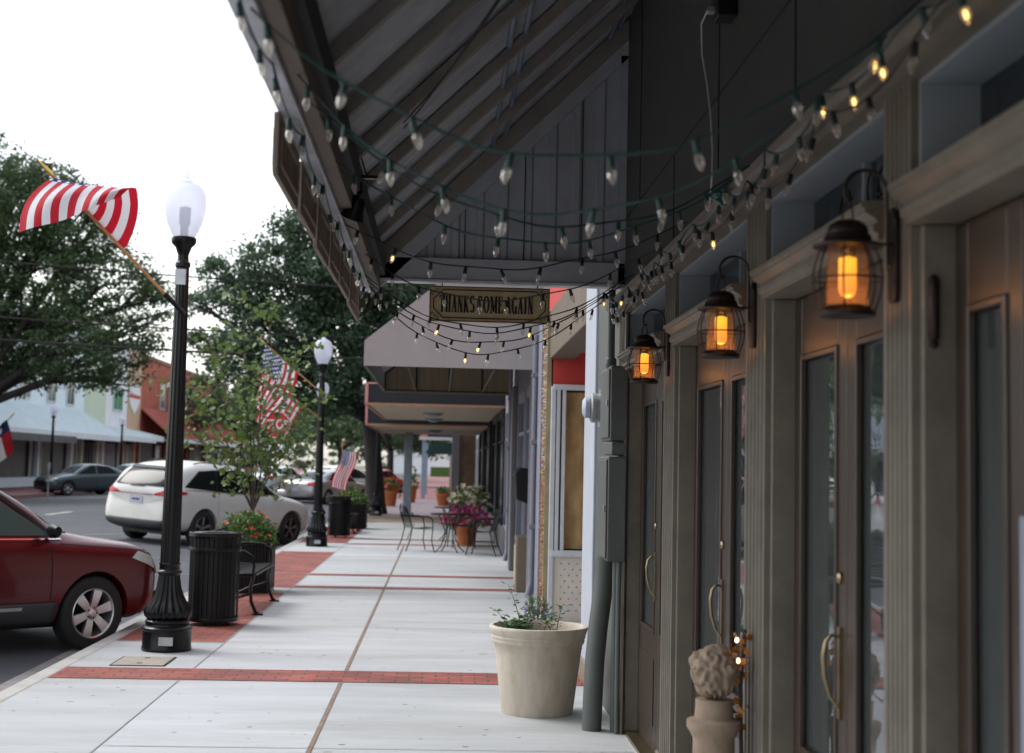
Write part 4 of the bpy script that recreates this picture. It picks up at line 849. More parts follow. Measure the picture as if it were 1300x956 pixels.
MB().lathe([(0, 0), (.13, 0), (.13, .06), (.115, .08), (.1, .1), (.085, .12), (.075, .66), (.085, .68), (.098, .7), (.098, .725), (.07, .735), (.066, .8), (0, .8)], n=32).build('pedestal', M['stone'], fn, smooth=True, sharp=35)
og = empty('orange_garland', (1.12, 5.18, .75), 0, 'orange leaf garland with small white lights beside the carved stone ornament', 'garland')
rn = random.Random(8); lf = MB(); bl = MB()
for k in range(60):
    z = rn.choice((-.3, .02, .17, .24))+rn.gauss(0, .025); y = rn.gauss(0, .03); x = -.02+rn.gauss(0, .018); d = Vector((rn.uniform(-1, .3), rn.uniform(-1, 1), rn.uniform(-.6, .6))).normalized()*.035; e_ = d.cross(Vector((rn.random(), rn.random(), rn.random()))).normalized()*.016
    p = Vector((x, y, z)); lf.quad(p, p+d*.5+e_, p+d, p+d*.5-e_)
for k in range(3): bl.lathe([(0, -.01), (.006, -.006), (.007, 0), (.004, .008), (0, .01)], (rn.uniform(-.06, -.03), rn.uniform(-.05, .06), rn.uniform(.1, .28)), 8)
lf.build('leaves', M['orangeleaf'], og); MB().tube([Vector((-.02, 0, -.7)), Vector((-.01, .01, -.2)), Vector((-.02, -.01, .1)), Vector((0, .02, .3))], .008, 6).build('vine', M['bark'], og, smooth=True); bl.build('light', mat('warm_led', (1, .8, .6), .5, var=0, emit=(1, .7, .45), es=2.5), og)

# ================================================================== RED SHOP (recessed entrance)
rsb = empty('red_shop_building', (XF, 13.5, 0), 0, 'red stuccoed shop with tan lintel and a recessed entrance behind the white pilaster', 'building')
RX = 1.17
wp(MB().box(RX+.001, 9, 11.42, 15.9, 3.33, 6.6), 'upper_wall', M['redwall'], rsb)
wp(MB().box(RX-.02, RX+.25, 11.38, 15.9, 2.8, 3.329), 'lintel_band', mat('tan_lintel', (.115, .088, .062), .8, var=.15, scale=4, bump=.2), rsb, bevel=.01)
wp(MB().box(RX+.02, 9, 15.3, 15.9, 2.52, 3.3), 'entry_header', M['redwall'], rsb)
wp(MB().box(RX+.25, 6, 11.4, 15.3, 2.86, 2.95), 'entry_ceiling', M['redwall'], rsb)
wp(MB().box(3.2, 3.3, 10.6, 15.3, 0, 2.86), 'entry_back_wall', M['tilew'], rsb)
sh_ = wp(MB().box(RX+.12, RX+.16, 15.28, 15.34, .74, 2.52).box(RX+.06, RX+.1, 15.27, 15.33, .74, 2.52).box(RX+.5, RX+.6, 15.28, 15.34, .74, 2.46).box(RX+.02, 3.2, 15.26, 15.36, 2.46, 2.52).box(RX+.02, 3.2, 15.25, 15.36, .68, .745).box(RX+.0, RX+.05, 15.27, 15.36, .0, 2.5), 'window_frame', M['winframe'], rsb, bevel=.006)
o = MB().box(RX+.05, 3.2, 15.3, 15.306, .745, 2.46).build('pane', glass_mat('shop_pane', thru=.93, tint=(.95, .95, .93))); o.parent = sh_
wp(MB().box(RX+.02, 3.2, 15.31, 15.9, .0, .68), 'tiled_stall_riser', M['tilew'], rsb)
dots = MB(); rn = random.Random(3); cols = [[], [], []]
dm = [mat('tile_dot_%s' % n_, c, .5, var=0) for n_, c in (('blue', (.2, .3, .4)), ('rust', (.45, .16, .1)), ('grey', (.3, .32, .25)))]
for j, m_ in enumerate(dm):
    dots = MB()
    for r_ in range(9):
        for c_ in range(5):
            if (r_*2+c_*3+r_*c_) % 3 != j: continue
            x = RX+.14+.085*c_+.04*(r_ % 2)-.01; z = .1+.062*r_
            dots.box(x, x+.018, 15.306, 15.311, z, z+.018)
    wp(dots, 'tile_dots', m_, rsb)
pc_ = tag(MB().grid(lambda u, v: (RX+.165+.9*u, 15.375+.022*math.sin(u*25)+.02*math.sin(v*9+u*7)+.015*math.sin(v*23-u*15), .76+1.68*v), 40, 40).build('brown_paper', M['papercl'], smooth=True, sharp=False), 'crumpled brown paper covering the inside of the shop window', 'paper')
wp(MB().box(RX+.02, 3.2, 15.85, 15.9, .68, 2.52), 'inner_wall', M['shopdark'], rsb)
wpil = empty('white_pilaster', (XF, 11, 0), 0, 'bright white painted corner pilaster left of the electrical boxes', 'pilaster')
wp(MB().box(XF-.012, 1.5, 10.62, 11.37, .0, 6.2), 'shaft', M['whitep'], wpil, bevel=.01)
wp(MB().box(XF-.03, 1.5, 10.6, 11.39, .0, .16), 'base', M['tanwall'], wpil, bevel=.01)
# mosaic column
mc = empty('mosaic_column', (RX, 15.6, 0), 0, 'narrow wall column of gold and white mosaic stones with a rust lower half', 'column')
wp(MB().box(RX-.03, RX+.0, 15.4, 16.2, 0, 3.32), 'backing', mat('mosaic_backing', (.2, .1, .04), .8, var=.5, scale=4, dirt=.6, dirtc=(.06, .03, .03)), mc)
rn = random.Random(11)
for nm, c_, zr, cnt in (('white_stone', (.6, .56, .5), (1.6, 3.3), 130), ('gold_stone', (.5, .33, .1), (.3, 3.3), 110), ('rust_stone', (.38, .09, .04), (.05, 1.7), 90)):
    q = MB()
    for k in range(cnt):
        y, z = rn.uniform(15.45, 16.15), rn.uniform(*zr); s = rn.uniform(.012, .03)
        q.lathe([(0, -s*.5), (s*.8, -s*.3), (s, 0), (s*.8, s*.4), (0, s*.5)], (RX-.03, y, z), 7)
    o = wp(q, 'mosaic', mat(nm, [q*.55 for q in c_], .5, var=.5, scale=12), mc); o['kind'] = 'stuff'
wp(MB().box(RX-.05, RX-.0, 15.34, 15.37, 0, 3.32), 'edge_strip', mat('gold_strip', (.25, .21, .12), .5, var=.2), mc)

# ================================================================== GREY SHOPS FURTHER ALONG
def gparts(t, y0, y1, wins, wallm, framem, glassm, z1=6.5, riser=.5, fx=1.19):
    wp(MB().box(fx+.16, 9, y0, y1, 0, z1), 'wall', wallm, t)
    wp(MB().box(fx, fx+.16, y0, y1, 2.75, z1), 'fascia_wall', wallm, t)
    wp(MB().box(fx, fx+.158, y0, y1, 0, riser), 'stall_riser', wallm, t, bevel=.01)
    for (a, b) in wins:
        f = wp(MB().box(fx-.01, fx+.08, a, a+.07, riser, 2.749).box(fx-.01, fx+.08, b-.07, b, riser, 2.749).box(fx, fx+.07, a+.07, b-.07, 2.6, 2.749).box(fx-.02, fx+.08, a+.07, b-.07, riser, riser+.06).box(fx+.01, fx+.06, a+.07, b-.07, 2.1, 2.15), 'window', framem, t, bevel=.006)
        o = MB().box(fx+.05, fx+.056, a+.07, b-.07, riser+.06, 2.6).build('pane', glassm); o.parent = f
gb = empty('grey_shop_building', (1.2, 19, 0), 0, 'grey shopfront behind the grey canvas awning, with tall narrow windows', 'building')
gparts(gb, 16.21, 27.0, [(18.3, 20.2), (20.5, 22.3), (24.2, 26.6)], M['greyfac'], M['lav'], M['darkwin'])
wp(MB().box(1.12, 1.19, 16.22, 16.75, 0, 3.4), 'pier', M['lav'], gb, bevel=.01)
wp(MB().box(1.1, 1.19, 17.4, 18.0, 0, 2.9), 'pier', M['greyfac'], gb, bevel=.02)
wp(MB().box(1.1, 1.19, 22.5, 22.9, 0, 2.9), 'pier', M['greyfac'], gb, bevel=.02)
wp(MB().box(1.13, 1.2, 23.0, 24.0, .1, 2.4), 'door', M['shopdark'], gb)
for y, lab in ((16.95, 'pale drainpipe with brackets nearest the mosaic column'), (23.1, 'pale drainpipe further along the grey shopfront')):
    dp = empty('drainpipe', (1.1, y, 0), 0, lab, 'drainpipe', 'drainpipes on the grey shopfront'); 
    MB().tube([(0, 0, .25), (0, 0, 3.2)], .035, 12).tube([(0, 0, .27), (-.04, -.03, .12)], .036, 12).build('pipe', M['lav'], dp, smooth=True)
    for z in (.9, 1.9, 2.7): MB().box(-.045, .09, -.045, .045, z, z+.05).build('bracket', M['lav'], dp, bevel=.004)
mbx = empty('wall_mailbox', (1.1, 19.0, 1.2), 0, 'black wall mailbox fixed on the grey shopfront', 'mailbox')
MB().prism([(-.1, 0), (.08, -.07), (.08, .4), (-.06, .42), (-.12, .34)], 'y', -.3, .3).build('box', M['blackmatte'], mbx, bevel=.01); MB().box(-.13, -.1, -.28, .28, .3, .32).build('flap', M['black'], mbx)
ub = empty('cream_utility_box', (1.08, 18.9, 0), 0, 'narrow cream box on the ground below the black mailbox', 'utility box')
MB().box(-.07, .1, -.25, .25, 0, .72).build('body', M['tanwall'], ub, bevel=.015); MB().box(-.08, -.071, -.2, .2, .1, .6).build('cover', M['soffit'], ub, bevel=.004)
gb2 = empty('dark_shop_building', (1.2, 33, 0), 0, 'dark framed shopfront beneath the black flat canopies', 'building')
gparts(gb2, 27.02, 48, [(27.4, 30.5), (30.8, 33.5), (35.5, 39.5), (40.5, 45)], M['greyfac'], M['blackmatte'], M['darkwin'])
gb3 = empty('brown_brick_building', (.9, 60, 0), 0, 'brown brick corner building projecting over the far walk', 'building')
wp(MB().box(.66, 12, 52.0, 110, 0, 7.5), 'wall', M['brownbrick'], gb3)
f = wp(MB().box(.38, .655, 51.9, 52.3, 0, 7.0), 'corner_post', M['greyfac'], gb3)
gb4 = empty('striped_window_building', (1.25, 55, 0), 0, 'grey building with pale window frames between the dark shops and the brown brick corner', 'building')
gparts(gb4, 48.02, 51.85, [(48.3, 50), (50.1, 51.6)], M['greyfac'], M['winframe'], M['darkwin'], fx=1.25)

# grey canvas awning
ga = empty('canvas_awning', (1.18, 17.6, 2.83), 0, 'grey canvas awning with a gable-shaped end over the sidewalk', 'awning')
ax0, ax1, az0, az1, aky, azz = -.985, 1.19, 2.83, 3.14, 17.6, 4.95
slope_poly = [(ax0, az0), (ax1, az0), (ax1, 4.95), (ax0, az1)]
wp(MB().prism(slope_poly, 'y', 17.6, 17.61), 'end_panel', M['canvas'], ga)
wp(MB().quad((ax0, 17.611, az1), (ax1, 17.611, 4.95), (ax1, 23.8, 4.95), (ax0, 23.8, az1)), 'top_panel', M['canvas'], ga, solid=.006)
wp(MB().box(ax0-.004, ax0+.004, 17.611, 23.8, az0, az1), 'valance', M['canvas'], ga)
wp(MB().prism([(ax0+.01, az0-.02), (ax1-.02, az0-.02), (ax1-.02, 4.9), (ax0+.01, az1-.02)], 'y', 23.79, 23.8), 'far_panel', M['canvasin'], ga)
q = MB()
for yy in (17.66, 23.7): q.tube([(ax0+.02, yy, az0+.02), (ax0+.02, yy, az1-.02), (ax1, yy, 4.9)], .014, 8); q.tube([(ax0+.02, yy, az0+.02), (ax1, yy, az0+.02)], .014, 8)
for xx in (ax0+.02, -.45, .1, .65): q.tube([(xx, 17.66, az0+.025), (xx, 23.75, az0+.025)], .012, 8)
for xx in (-.45, .1, .65): q.tube([(xx, 23.77, az0), (xx, 23.77, 3.6)], .012, 8)
wp(q, 'frame', M['blackmatte'], ga, smooth=True)

# two flat canopies
def flat_canopy(y0, y1, x0, z0, z1, label, light):
    t = empty('flat_canopy', (1.18, y0, z0), 0, label, 'canopy', 'flat black canopies along the shops')
    wp(MB().box(x0, 1.18, y0, y1, z0+.03, z1), 'deck', M['canopyblk'], t, bevel=.01)
    wp(MB().box(x0+.04, 1.17, y0+.04, y1-.02, z0+.01, z0+.029), 'soffit', M['soffit'], t)
    wp(MB().box(x0-.02, 1.18, y0-.02, y0+.02, z0-.01, z0+.035).box(x0-.02, x0+.02, y0+.021, y1, z0-.01, z0+.035), 'lower_trim', M['copper'], t, bevel=.006)
    wp(MB().box(x0-.02, x0+.04, y0-.022, y0+.0, z0+.036, z1+.02).box(x0+.041, x0+.5, y0-.022, y0, z1-.01, z1+.02), 'upper_trim', M['pink'], t, bevel=.006)
    for yy in light: wp(MB().lathe([(0, -.09), (.1, -.08), (.2, -.03), (.24, 0), (0, 0)], (-.2, yy, z0+.008), 20), 'soffit_light', M['darkwin'], t, smooth=True)
    return t
flat_canopy(27.0, 36.2, -1.45, 2.74, 3.14, 'nearer flat black canopy with copper trim and a soffit light', (31.0, 34.5))
flat_canopy(36.6, 47.0, -1.95, 2.62, 3.3, 'farther flat black canopy showing past the end of the nearer one', (41,))
bp_ = empty('canopy_post', (-1.05, 45.6, 0), 0, 'blue-grey post holding the farther flat canopy', 'post')
MB().box(-.13, .13, -.13, .13, .12, 2.64).build('shaft', M['bluesteelpost'], bp_, bevel=.02); MB().box(-.22, .22, -.22, .22, 0, .12).build('base', M['bluesteelpost'], bp_, bevel=.02)
# distant blue gabled canopy & posts
bc = empty('blue_canopy', (0, 78, 2.6), 0, 'distant canopy with blue gable and orange edge across the walk', 'canopy')
wp(MB().prism([(-.9, 3.0), (.6, 3.0), (.6, 4.5)], 'y', 70, 70.2), 'gable', mat('navy_canvas', (.03, .06, .12), .7, var=.1), bc)
wp(MB().prism([(-1.1, 3.0), (-.75, 3.0), (.62, 4.45), (.62, 4.8)], 'y', 69.8, 69.98), 'rake_trim', M['pink'], bc)
wp(MB().box(-1.1, .64, 69.75, 69.8, 2.85, 3.0), 'beam', M['whitewall'], bc)
wp(MB().prism([(-.9, 2.2), (.6, 2.2), (.6, 2.8), (-.4, 2.8)], 'y', 74, 74.3), 'lower_valance', mat('dark_teal_canvas', (.01, .05, .05), .7, var=.1), bc)
for x, y in ((-.85, 70), (-.85, 80)): wp(MB().box(x-.1, x+.1, y-.1, y+.1, 0, 2.86), 'post', mat('light_blue_post_%d' % y, (.3, .42, .55), .6, var=.1), bc)
eb = empty('end_building', (8, 330, 0), 0, 'low pale building with a red brick corner closing the far end of the walk', 'building')
wp(MB().box(-9, 30, 250, 262, 3.2, 6.5), 'wall', M['whitewall'], eb); wp(MB().box(6.5, 30, 249.8, 249.99, 0, 6.5), 'brick_wall', M['tan2'], eb); wp(MB().box(-9, 6.4, 250.2, 262, 0, 3.19), 'shopfront', M['whitewall'], eb)
hg = tag(MB().box(-1.5, 9, 205, 208, 0, 1.4).build('hedge', M['shrub']), 'distant clipped green hedge at the end of the walk', 'hedge')

# ================================================================== STREET LAMPS
def acorn_glass():
    m, t, b = new_mat('frosted_acorn_globe'); b.inputs['Base Color'].default_value = (.8, .82, .9, 1); b.inputs['Roughness'].default_value = .25
    tr = t.nodes.new('ShaderNodeBsdfTranslucent'); tr.inputs[0].default_value = (.88, .9, .97, 1); mx = t.nodes.new('ShaderNodeMixShader'); mx.inputs[0].default_value = .55
    tp = t.nodes.new('ShaderNodeBsdfTransparent'); tp.inputs[0].default_value = (.93, .94, 1, 1); m2 = t.nodes.new('ShaderNodeMixShader'); m2.inputs[0].default_value = .42
    t.links.new(b.outputs[0], mx.inputs[1]); t.links.new(tr.outputs[0], mx.inputs[2]); t.links.new(mx.outputs[0], m2.inputs[1]); t.links.new(tp.outputs[0], m2.inputs[2]); t.links.new(m2.outputs[0], t.nodes['Material Output'].inputs[0])
    return m
M['acorn'] = acorn_glass()
def make_lamp():
    t = empty('street_lamp', (0, 0, 0), 0, '', 'street lamp', 'black street lamps with acorn globes')
    MB().lathe([(0, 0), (.205, 0), (.21, .01), (.21, .03), (.205, .04), (.205, .17), (.212, .18), (.212, .195), (.2, .205), (.185, .212), (.18, .225), (.188, .235), (.188, .25), (.175, .262), (0, .262)], n=48).build('base', M['black'], t, smooth=True, sharp=30)
    MB().lathe([(.17, .262), (.195, .29), (.203, .32), (.2, .345), (.18, .38), (.15, .42), (.125, .47), (.105, .53), (.094, .6), (.088, .64)], n=144, flute=18, fd=.12).build('skirt', M['black'], t, smooth=True, sharp=60)
    MB().lathe([(.088, .635), (.1, .65), (.105, .66), (.1, .672), (.088, .68), (.086, .72), (.092, .73), (.09, .74), (0, .74)], n=36).build('collar', M['black'], t, smooth=True, sharp=35)
    MB().lathe([(.083, .74), (.08, 1.2), (.064, 2.6), (.056, 3.3)], n=108, flute=12, fd=.09).build('shaft', M['black'], t, smooth=True, sharp=60)
    MB().lathe([(.056, 3.29), (.066, 3.3), (.066, 3.33), (.05, 3.35), (.046, 3.4), (.07, 3.47), (.1, 3.5), (.108, 3.52), (.108, 3.55), (.095, 3.56), (0, 3.56)], n=36).build('fitter', M['black'], t, smooth=True, sharp=35)
    gl = MB().lathe([(.092, 3.56), (.11, 3.59), (.15, 3.68), (.175, 3.78), (.182, 3.86), (.175, 3.93), (.155, 3.985), (.12, 4.02), (.075, 4.045), (.05, 4.055)], n=48, cap=False).build('globe', M['acorn'], t, smooth=True, sharp=60)
    MB().lathe([(.05, 4.05), (.06, 4.06), (.04, 4.075), (.022, 4.09), (.03, 4.11), (.028, 4.125), (.012, 4.14), (0, 4.15)], n=24).build('finial', M['acorn'], t, smooth=True)
    MB().lathe([(.035, 3.56), (.035, 3.66), (.05, 3.68), (.05, 3.82), (0, 3.84)], n=20).build('lamp_socket', mat('lamp_core', (.4, .42, .5), .5, var=.05), t, smooth=True)
    MB().box(-.03, .09, -.2145, -.2055, .06, .13).build('plate', M['stainless'], t)
    return t
def lamp_extras(t, h=3.1):
    MB().box(-.05, .045, -.085, -.058, 3.13, 3.27).build('tag', M['stainless'], t, bevel=.004)
lamp = make_lamp()
LP = [((-2.3, 12.45), 'nearest street lamp, black fluted post beside the slatted litter bin'), ((-2.38, 28.1), 'street lamp with the drooping flag behind the young tree'), ((-2.03, 45.6), 'street lamp standing against the big oak trunk'),
      ((-3.45, 41.0), 'street lamp whose globe shows just below the globe of the lamp in front'), ((-18.55, 69.0), 'leftmost street lamp across the road, before the pale blue building'), ((-18.5, 83.5), 'street lamp across the road, before the tan building')]
for i, ((x, y), lb) in enumerate(LP):
    o = lamp if i == 0 else copy_tree(lamp); o.location = (x, y, 0 if i != 3 else -.12); o['label'] = lb
lamp_extras(lamp)
sc = .97; lamp.scale = (1, 1, 1)

# flags: hoist runs along the pole, cloth is a folded sheet
def flagpole(name, root, p0, p1, r=.014):
    a, b = Vector(p0), Vector(p1); d = (a-b).normalized()
    MB().tube([a, b], r, 10).build('pole', M['polewood'], root, smooth=True)
    o = MB().tube([b, b-d*.05, b-d*.2], [r*1.2, r*1.5, .002], 10).build('pole_tip', M['gold'], root, smooth=True)
    MB().tube([a+d*.2, a-d*.04], r*1.5, 10).build('holder', M['black'], root, smooth=True)
def bez(P_, t): 
    a, b, c = P_; return a*(1-t)**2+b*2*t*(1-t)+c*t*t
fg = empty('flag', (-2.36, 12.4, 3.0), 0, 'large striped flag folded over by the wind on the pole of the nearest lamp', 'flag')
def V(x, y, z): return Vector((x, y, z))
g0 = Vector((-2.36, 12.4, 3.0))
flagpole('flag', fg, V(-2.385, 12.3, 3.01)-g0, V(-3.36, 12.1, 4.0)-g0)
def flag1(u, v):
    # image of the folded cloth: hoist along the pole, a ridge, then the front fall
    hoist = V(-3.36, 12.1, 3.99).lerp(V(-2.79, 12.22, 3.39), u**1.35)
    top = bez([V(-3.37, 12.1, 3.985), V(-3.1, 12.0, 3.9), V(-2.62, 11.95, 3.885)], u)
    bot = bez([V(-3.53, 11.8, 3.46), V(-3.1, 11.72, 3.56), V(-2.735, 11.85, 3.8)], u)
    if v < .36:
        t = v/.36; p = hoist.lerp(top, t); bow = math.sin(t*math.pi)*.05; p += V(.5*bow*u, .10+bow*1.2, -.2*bow)
        if t > .8: p.y -= .1*(t-.8)/.2
        if t < .12: p.y -= .1*(1-t/.12)
    else:
        t = (v-.36)/.64; p = top.lerp(bot, t); bow = math.sin(t*math.pi)
        p += V(-.07*bow*(1-u)+.02*bow*u, -.05*bow+.03*math.sin(u*11+t*3)*min(1, t*2), .02*bow)
    return p-g0
MB().grid(flag1, 52, 50, uv=True).build('cloth', M['usflag'], fg, smooth=True, sharp=False)
f2 = empty('flag', (-2.45, 28, 3.0), 0, 'starred and striped flag hanging in folds from the second lamp, seen through the young tree', 'flag')
g2 = Vector((-2.45, 28, 3.0)); flagpole('flag', f2, V(-2.46, 28, 3.05)-g2, V(-3.52, 27.9, 3.93)-g2)
def flag2(u, v):
    p = V(-3.5, 27.9, 3.9).lerp(V(-2.85, 27.95, 3.38), u)
    # hangs down from the pole, drifting left at its foot
    fall = lerp(1.1, 1.15, u)*v; q = p+V(-.12*v+.1*math.sin(v*5)*u-.45*u*v, .07*math.sin(u*14+v*2)*min(1, v*3), -fall)
    return q-g2
MB().grid(flag2, 40, 30, uv=True).build('cloth', M['usflag'], f2, smooth=True, sharp=False)
f3 = empty('flag', (-3.5, 41, 2.6), 0, 'smaller striped flag tilted below the starred flag, above the red sign', 'flag')
g3 = Vector((-3.5, 41, 2.6)); flagpole('flag', f3, V(-3.5, 41, 2.9)-g3, V(-5.0, 41, 3.95)-g3)
def flag3(u, v):
    p = V(-4.85, 41, 3.8).lerp(V(-4.0, 41, 3.22), u); q = p+V(-.5*v, .08*math.sin(u*9+v*3)*v, -1.0*v); return q-g3
MB().grid(flag3, 26, 20, uv=True).build('cloth', M['usflag'], f3, smooth=True, sharp=False)
f4 = empty('flag', (-2.15, 33.0, .9), 0, 'small striped flag on a short stick leaning out of the far planter box', 'flag')
g4 = Vector((-2.15, 33.0, .9)); flagpole('flag', f4, V(-2.25, 33, .75)-g4, V(-2.28, 33, 2.0)-g4, .01)
def flag4(u, v): return V(-2.28, 33, 1.93)+V(.34*u+.03*math.sin(v*6)-.22*v, .04*math.sin(u*8), -.08*u-.85*v)-g4
MB().grid(flag4, 26, 20, uv=True).build('cloth', M['usflag'], f4, smooth=True, sharp=False)
f5 = empty('flag', (-18.6, 61.2, 1.5), 0, 'lone-star flag on a slanted pole before the pale blue building', 'flag')
g5 = Vector((-18.6, 61.2, 1.5)); flagpole('flag', f5, V(-19.3, 61.2, 2.0)-g5, V(-18.2, 61.2, 3.3)-g5, .02)
def flag5(u, v): return V(-18.75, 61.2, 2.75)+V(-.25+.62*u+.35*v, .1*math.sin(u*6+v*4), -.2+.6*u-1.3*v)-g5
MB().grid(flag5, 20, 20, uv=True).build('cloth', M['txflag'], f5, smooth=True, sharp=False)

# stop sign
ss = empty('stop_sign', (-4.6, 40.0, -.1), R(4), 'red octagonal STOP sign seen through the young tree', 'road sign')
MB().tube([(0, .03, 0), (0, .03, 3.1)], .03, 8).build('post', M['meter'], ss)
def octo(r): return [(r*math.cos(math.pi/8+k*math.pi/4), 2.75+r*math.sin(math.pi/8+k*math.pi/4)) for k in range(8)]
MB().prism(octo(.40), 'y', -.012, -.006).build('border', M['signwhite'], ss); MB().prism(octo(.37), 'y', -.018, -.0125).build('face', M['signred'], ss)
fc = bpy.data.curves.new('t', 'FONT'); fc.body = 'STOP'; fc.size = .33; fc.align_x = 'CENTER'; fc.align_y = 'CENTER'; fc.extrude = .003; fc.offset = .006
fo = bpy.data.objects.new('t', fc); COL.objects.link(fo); bpy.context.view_layer.update()
me = bpy.data.meshes.new_from_object(fo.evaluated_get(bpy.context.evaluated_depsgraph_get())); bpy.data.objects.remove(fo)
tx = bpy.data.objects.new('lettering', me); me.materials.append(M['signwhite']); COL.objects.link(tx); tx.parent = ss; tx.rotation_euler = (R(90), 0, 0); tx.location = (0, -.022, 2.75); tx.scale = (.8, 1.1, 1)

# ================================================================== LITTER BINS, BENCH, PLANTERS
def make_bin(label):
    t = empty('litter_bin', (0, 0, 0), 0, label, 'litter bin', 'black slatted litter bins')
    q = MB(); n = 30
    for k in range(n):
        a = 2*math.pi*k/n; c, s = math.cos(a), math.sin(a); r_ = .24
        pts = [(r_*c, r_*s, .04), (r_*c, r_*s, .76), ((r_+.004)*c, (r_+.004)*s, .8), ((r_+.008)*c, (r_+.008)*s, .86)]
        q.tube([Vector(p) for p in pts], .0125, 4, squash=.4)
    q.build('slats', M['blackmatte'], t)
    for z, r_ in ((.06, .249), (.74, .249), (.885, .256)):
        MB().lathe([(r_-.012, z-.02), (r_+.004, z-.02), (r_+.006, z), (r_+.004, z+.02), (r_-.012, z+.02)], n=48, cap=False).build('ring', M['black'], t, smooth=True, sharp=30)
    MB().lathe([(0, .05), (.215, .05), (.218, .85), (.208, .85), (.2, .1), (0, .1)], n=40).build('liner', mat('bin_liner_plastic', (.01, .01, .011), .6, var=.1) if 'bin_liner_plastic' not in bpy.data.materials else bpy.data.materials['bin_liner_plastic'], t, smooth=True, sharp=30)
    MB().lathe([(.14, .9), (.2, .905), (.26, .89), (.262, .875), (.2, .88), (.14, .885)], n=48, cap=False).build('lid', M['black'], t, smooth=True, sharp=40)
    for k in range(3): a = k*2.1; MB().box(.14*math.cos(a)-.015, .14*math.cos(a)+.015, .14*math.sin(a)-.015, .14*math.sin(a)+.015, 0, .05).build('foot', M['black'], t)
    return t
bn = make_bin('nearest black slatted litter bin, just behind the near street lamp'); bn.location = (-2.22, 14.4, .004)
copy_tree(bn, (-2.2, 31.6, .004), 0, 'black slatted litter bin beside the second street lamp')
copy_tree(bn, (-24.7, 69.5, 0), 0, 'dark litter bin across the road at the left edge of the view', scale=1.5)
def make_bench(label):
    t = empty('bench', (0, 0, 0), 0, label, 'bench', 'black sidewalk benches')
    # runs along y, seat faces +x
    q = MB(); L = .8
    sp = [(-.22, .44), (-.15, .425), (0, .42), (.13, .43), (.2, .435), (.235, .41)]
    for i in range(14):
        f = i/13; x = lerp(-.2, .225, f); z = scurve(sp, x) if False else curve(sp, x)
        q.box(x-.011, x+.011, -L, L, z-.006, z+.006)
    q.build('seat', M['blackmatte'], t)
    q = MB()
    for i in range(12): f = i/11; z = lerp(.48, .84, f); x = lerp(-.235, -.33, f); q.box(x-.006, x+.006, -L, L, z-.011, z+.011)
    q.build('backrest', M['blackmatte'], t)
    for y in (-L+.04, L-.04):
        q = MB(); q.tube([Vector(p) for p in [(.2, y, .41), (.17, y, .3), (.18, y, .14), (.23, y, .03), (.26, y, .012)]], .018, 8); q.tube([Vector(p) for p in [(.17, y, .22), (.08, y, .19), (-.05, y, .15), (-.2, y, .08), (-.26, y, .012)]], .014, 8); q.tube([Vector(p) for p in [(-.22, y, .44), (-.2, y, .25), (-.22, y, .1), (-.26, y, .012)]], .016, 8)
        q.box(.2, .31, y-.03, y+.03, .0, .015).box(-.31, -.2, y-.03, y+.03, 0, .015); q.tube([Vector(p) for p in [(-.22, y, .43), (.2, y, .41)]], .016, 8); q.tube([Vector(p) for p in [(-.22, y, .43), (-.34, y, .86)]], .014, 8)
        q.build('leg', M['black'], t, smooth=True, sharp=45)
        MB().tube([Vector(p) for p in [(-.28, y, .64), (-.1, y, .67), (.1, y, .66), (.19, y, .6), (.2, y, .5), (.19, y, .42)]], .015, 8).build('armrest', M['black'], t, smooth=True)
    return t
be = make_bench('black metal bench between the near litter bin and the square planter'); be.location = (-2.15, 16.1, .004)
copy_tree(be, (-2.2, 34.0, .004), 0, 'black metal bench beyond the second litter bin')
copy_tree(be, (-1.75, 70.0, .004), 0, 'small distant bench on the faded red walk')
def make_boxplanter(label):
    t = empty('planter_box', (0, 0, 0), 0, label, 'planter box', 'square black planter boxes')
    q = MB(); s = .31
    for k in range(16):
        u = -s+2*s*k/15
        for (a, b) in ((u, -s), (u, s)): q.box(a-.011, a+.011, b-.006, b+.006, .04, .6)
        if 0 < k < 15:
            for (a, b) in ((-s, u), (s, u)): q.box(a-.006, a+.006, b-.011, b+.011, .04, .6)
    q.build('slats', M['blackmatte'], t)
    MB().box(-s+.02, s-.02, -s+.02, s-.02, .03, .57).build('liner', M['blackmatte'], t)
    MB().box(-s-.02, s+.02, -s-.02, -s+.012, .58, .62).box(-s-.02, s+.02, s-.012, s+.02, .58, .62).box(-s-.02, -s+.012, -s+.012, s-.012, .58, .62).box(s-.012, s+.02, -s+.012, s-.012, .58, .62).build('rim', M['black'], t, bevel=.006)
    MB().box(-s-.01, s+.01, -s-.01, s+.01, 0, .035).build('base', M['black'], t)
    MB().box(-s+.02, s-.02, -s+.02, s-.02, .571, .59).build('soil', M['soil'], t)
    return t
pb1 = make_boxplanter('square black planter box with the coral flower bush behind the near bench'); pb1.location = (-2.4, 18.1, .004)
copy_tree(pb1, (-2.15, 36.0, .004), 0, 'square black planter box by the second bench')
copy_tree(pb1, (-2.55, 40.5, .0), 0, 'square black planter box nearest the big oak trunk')
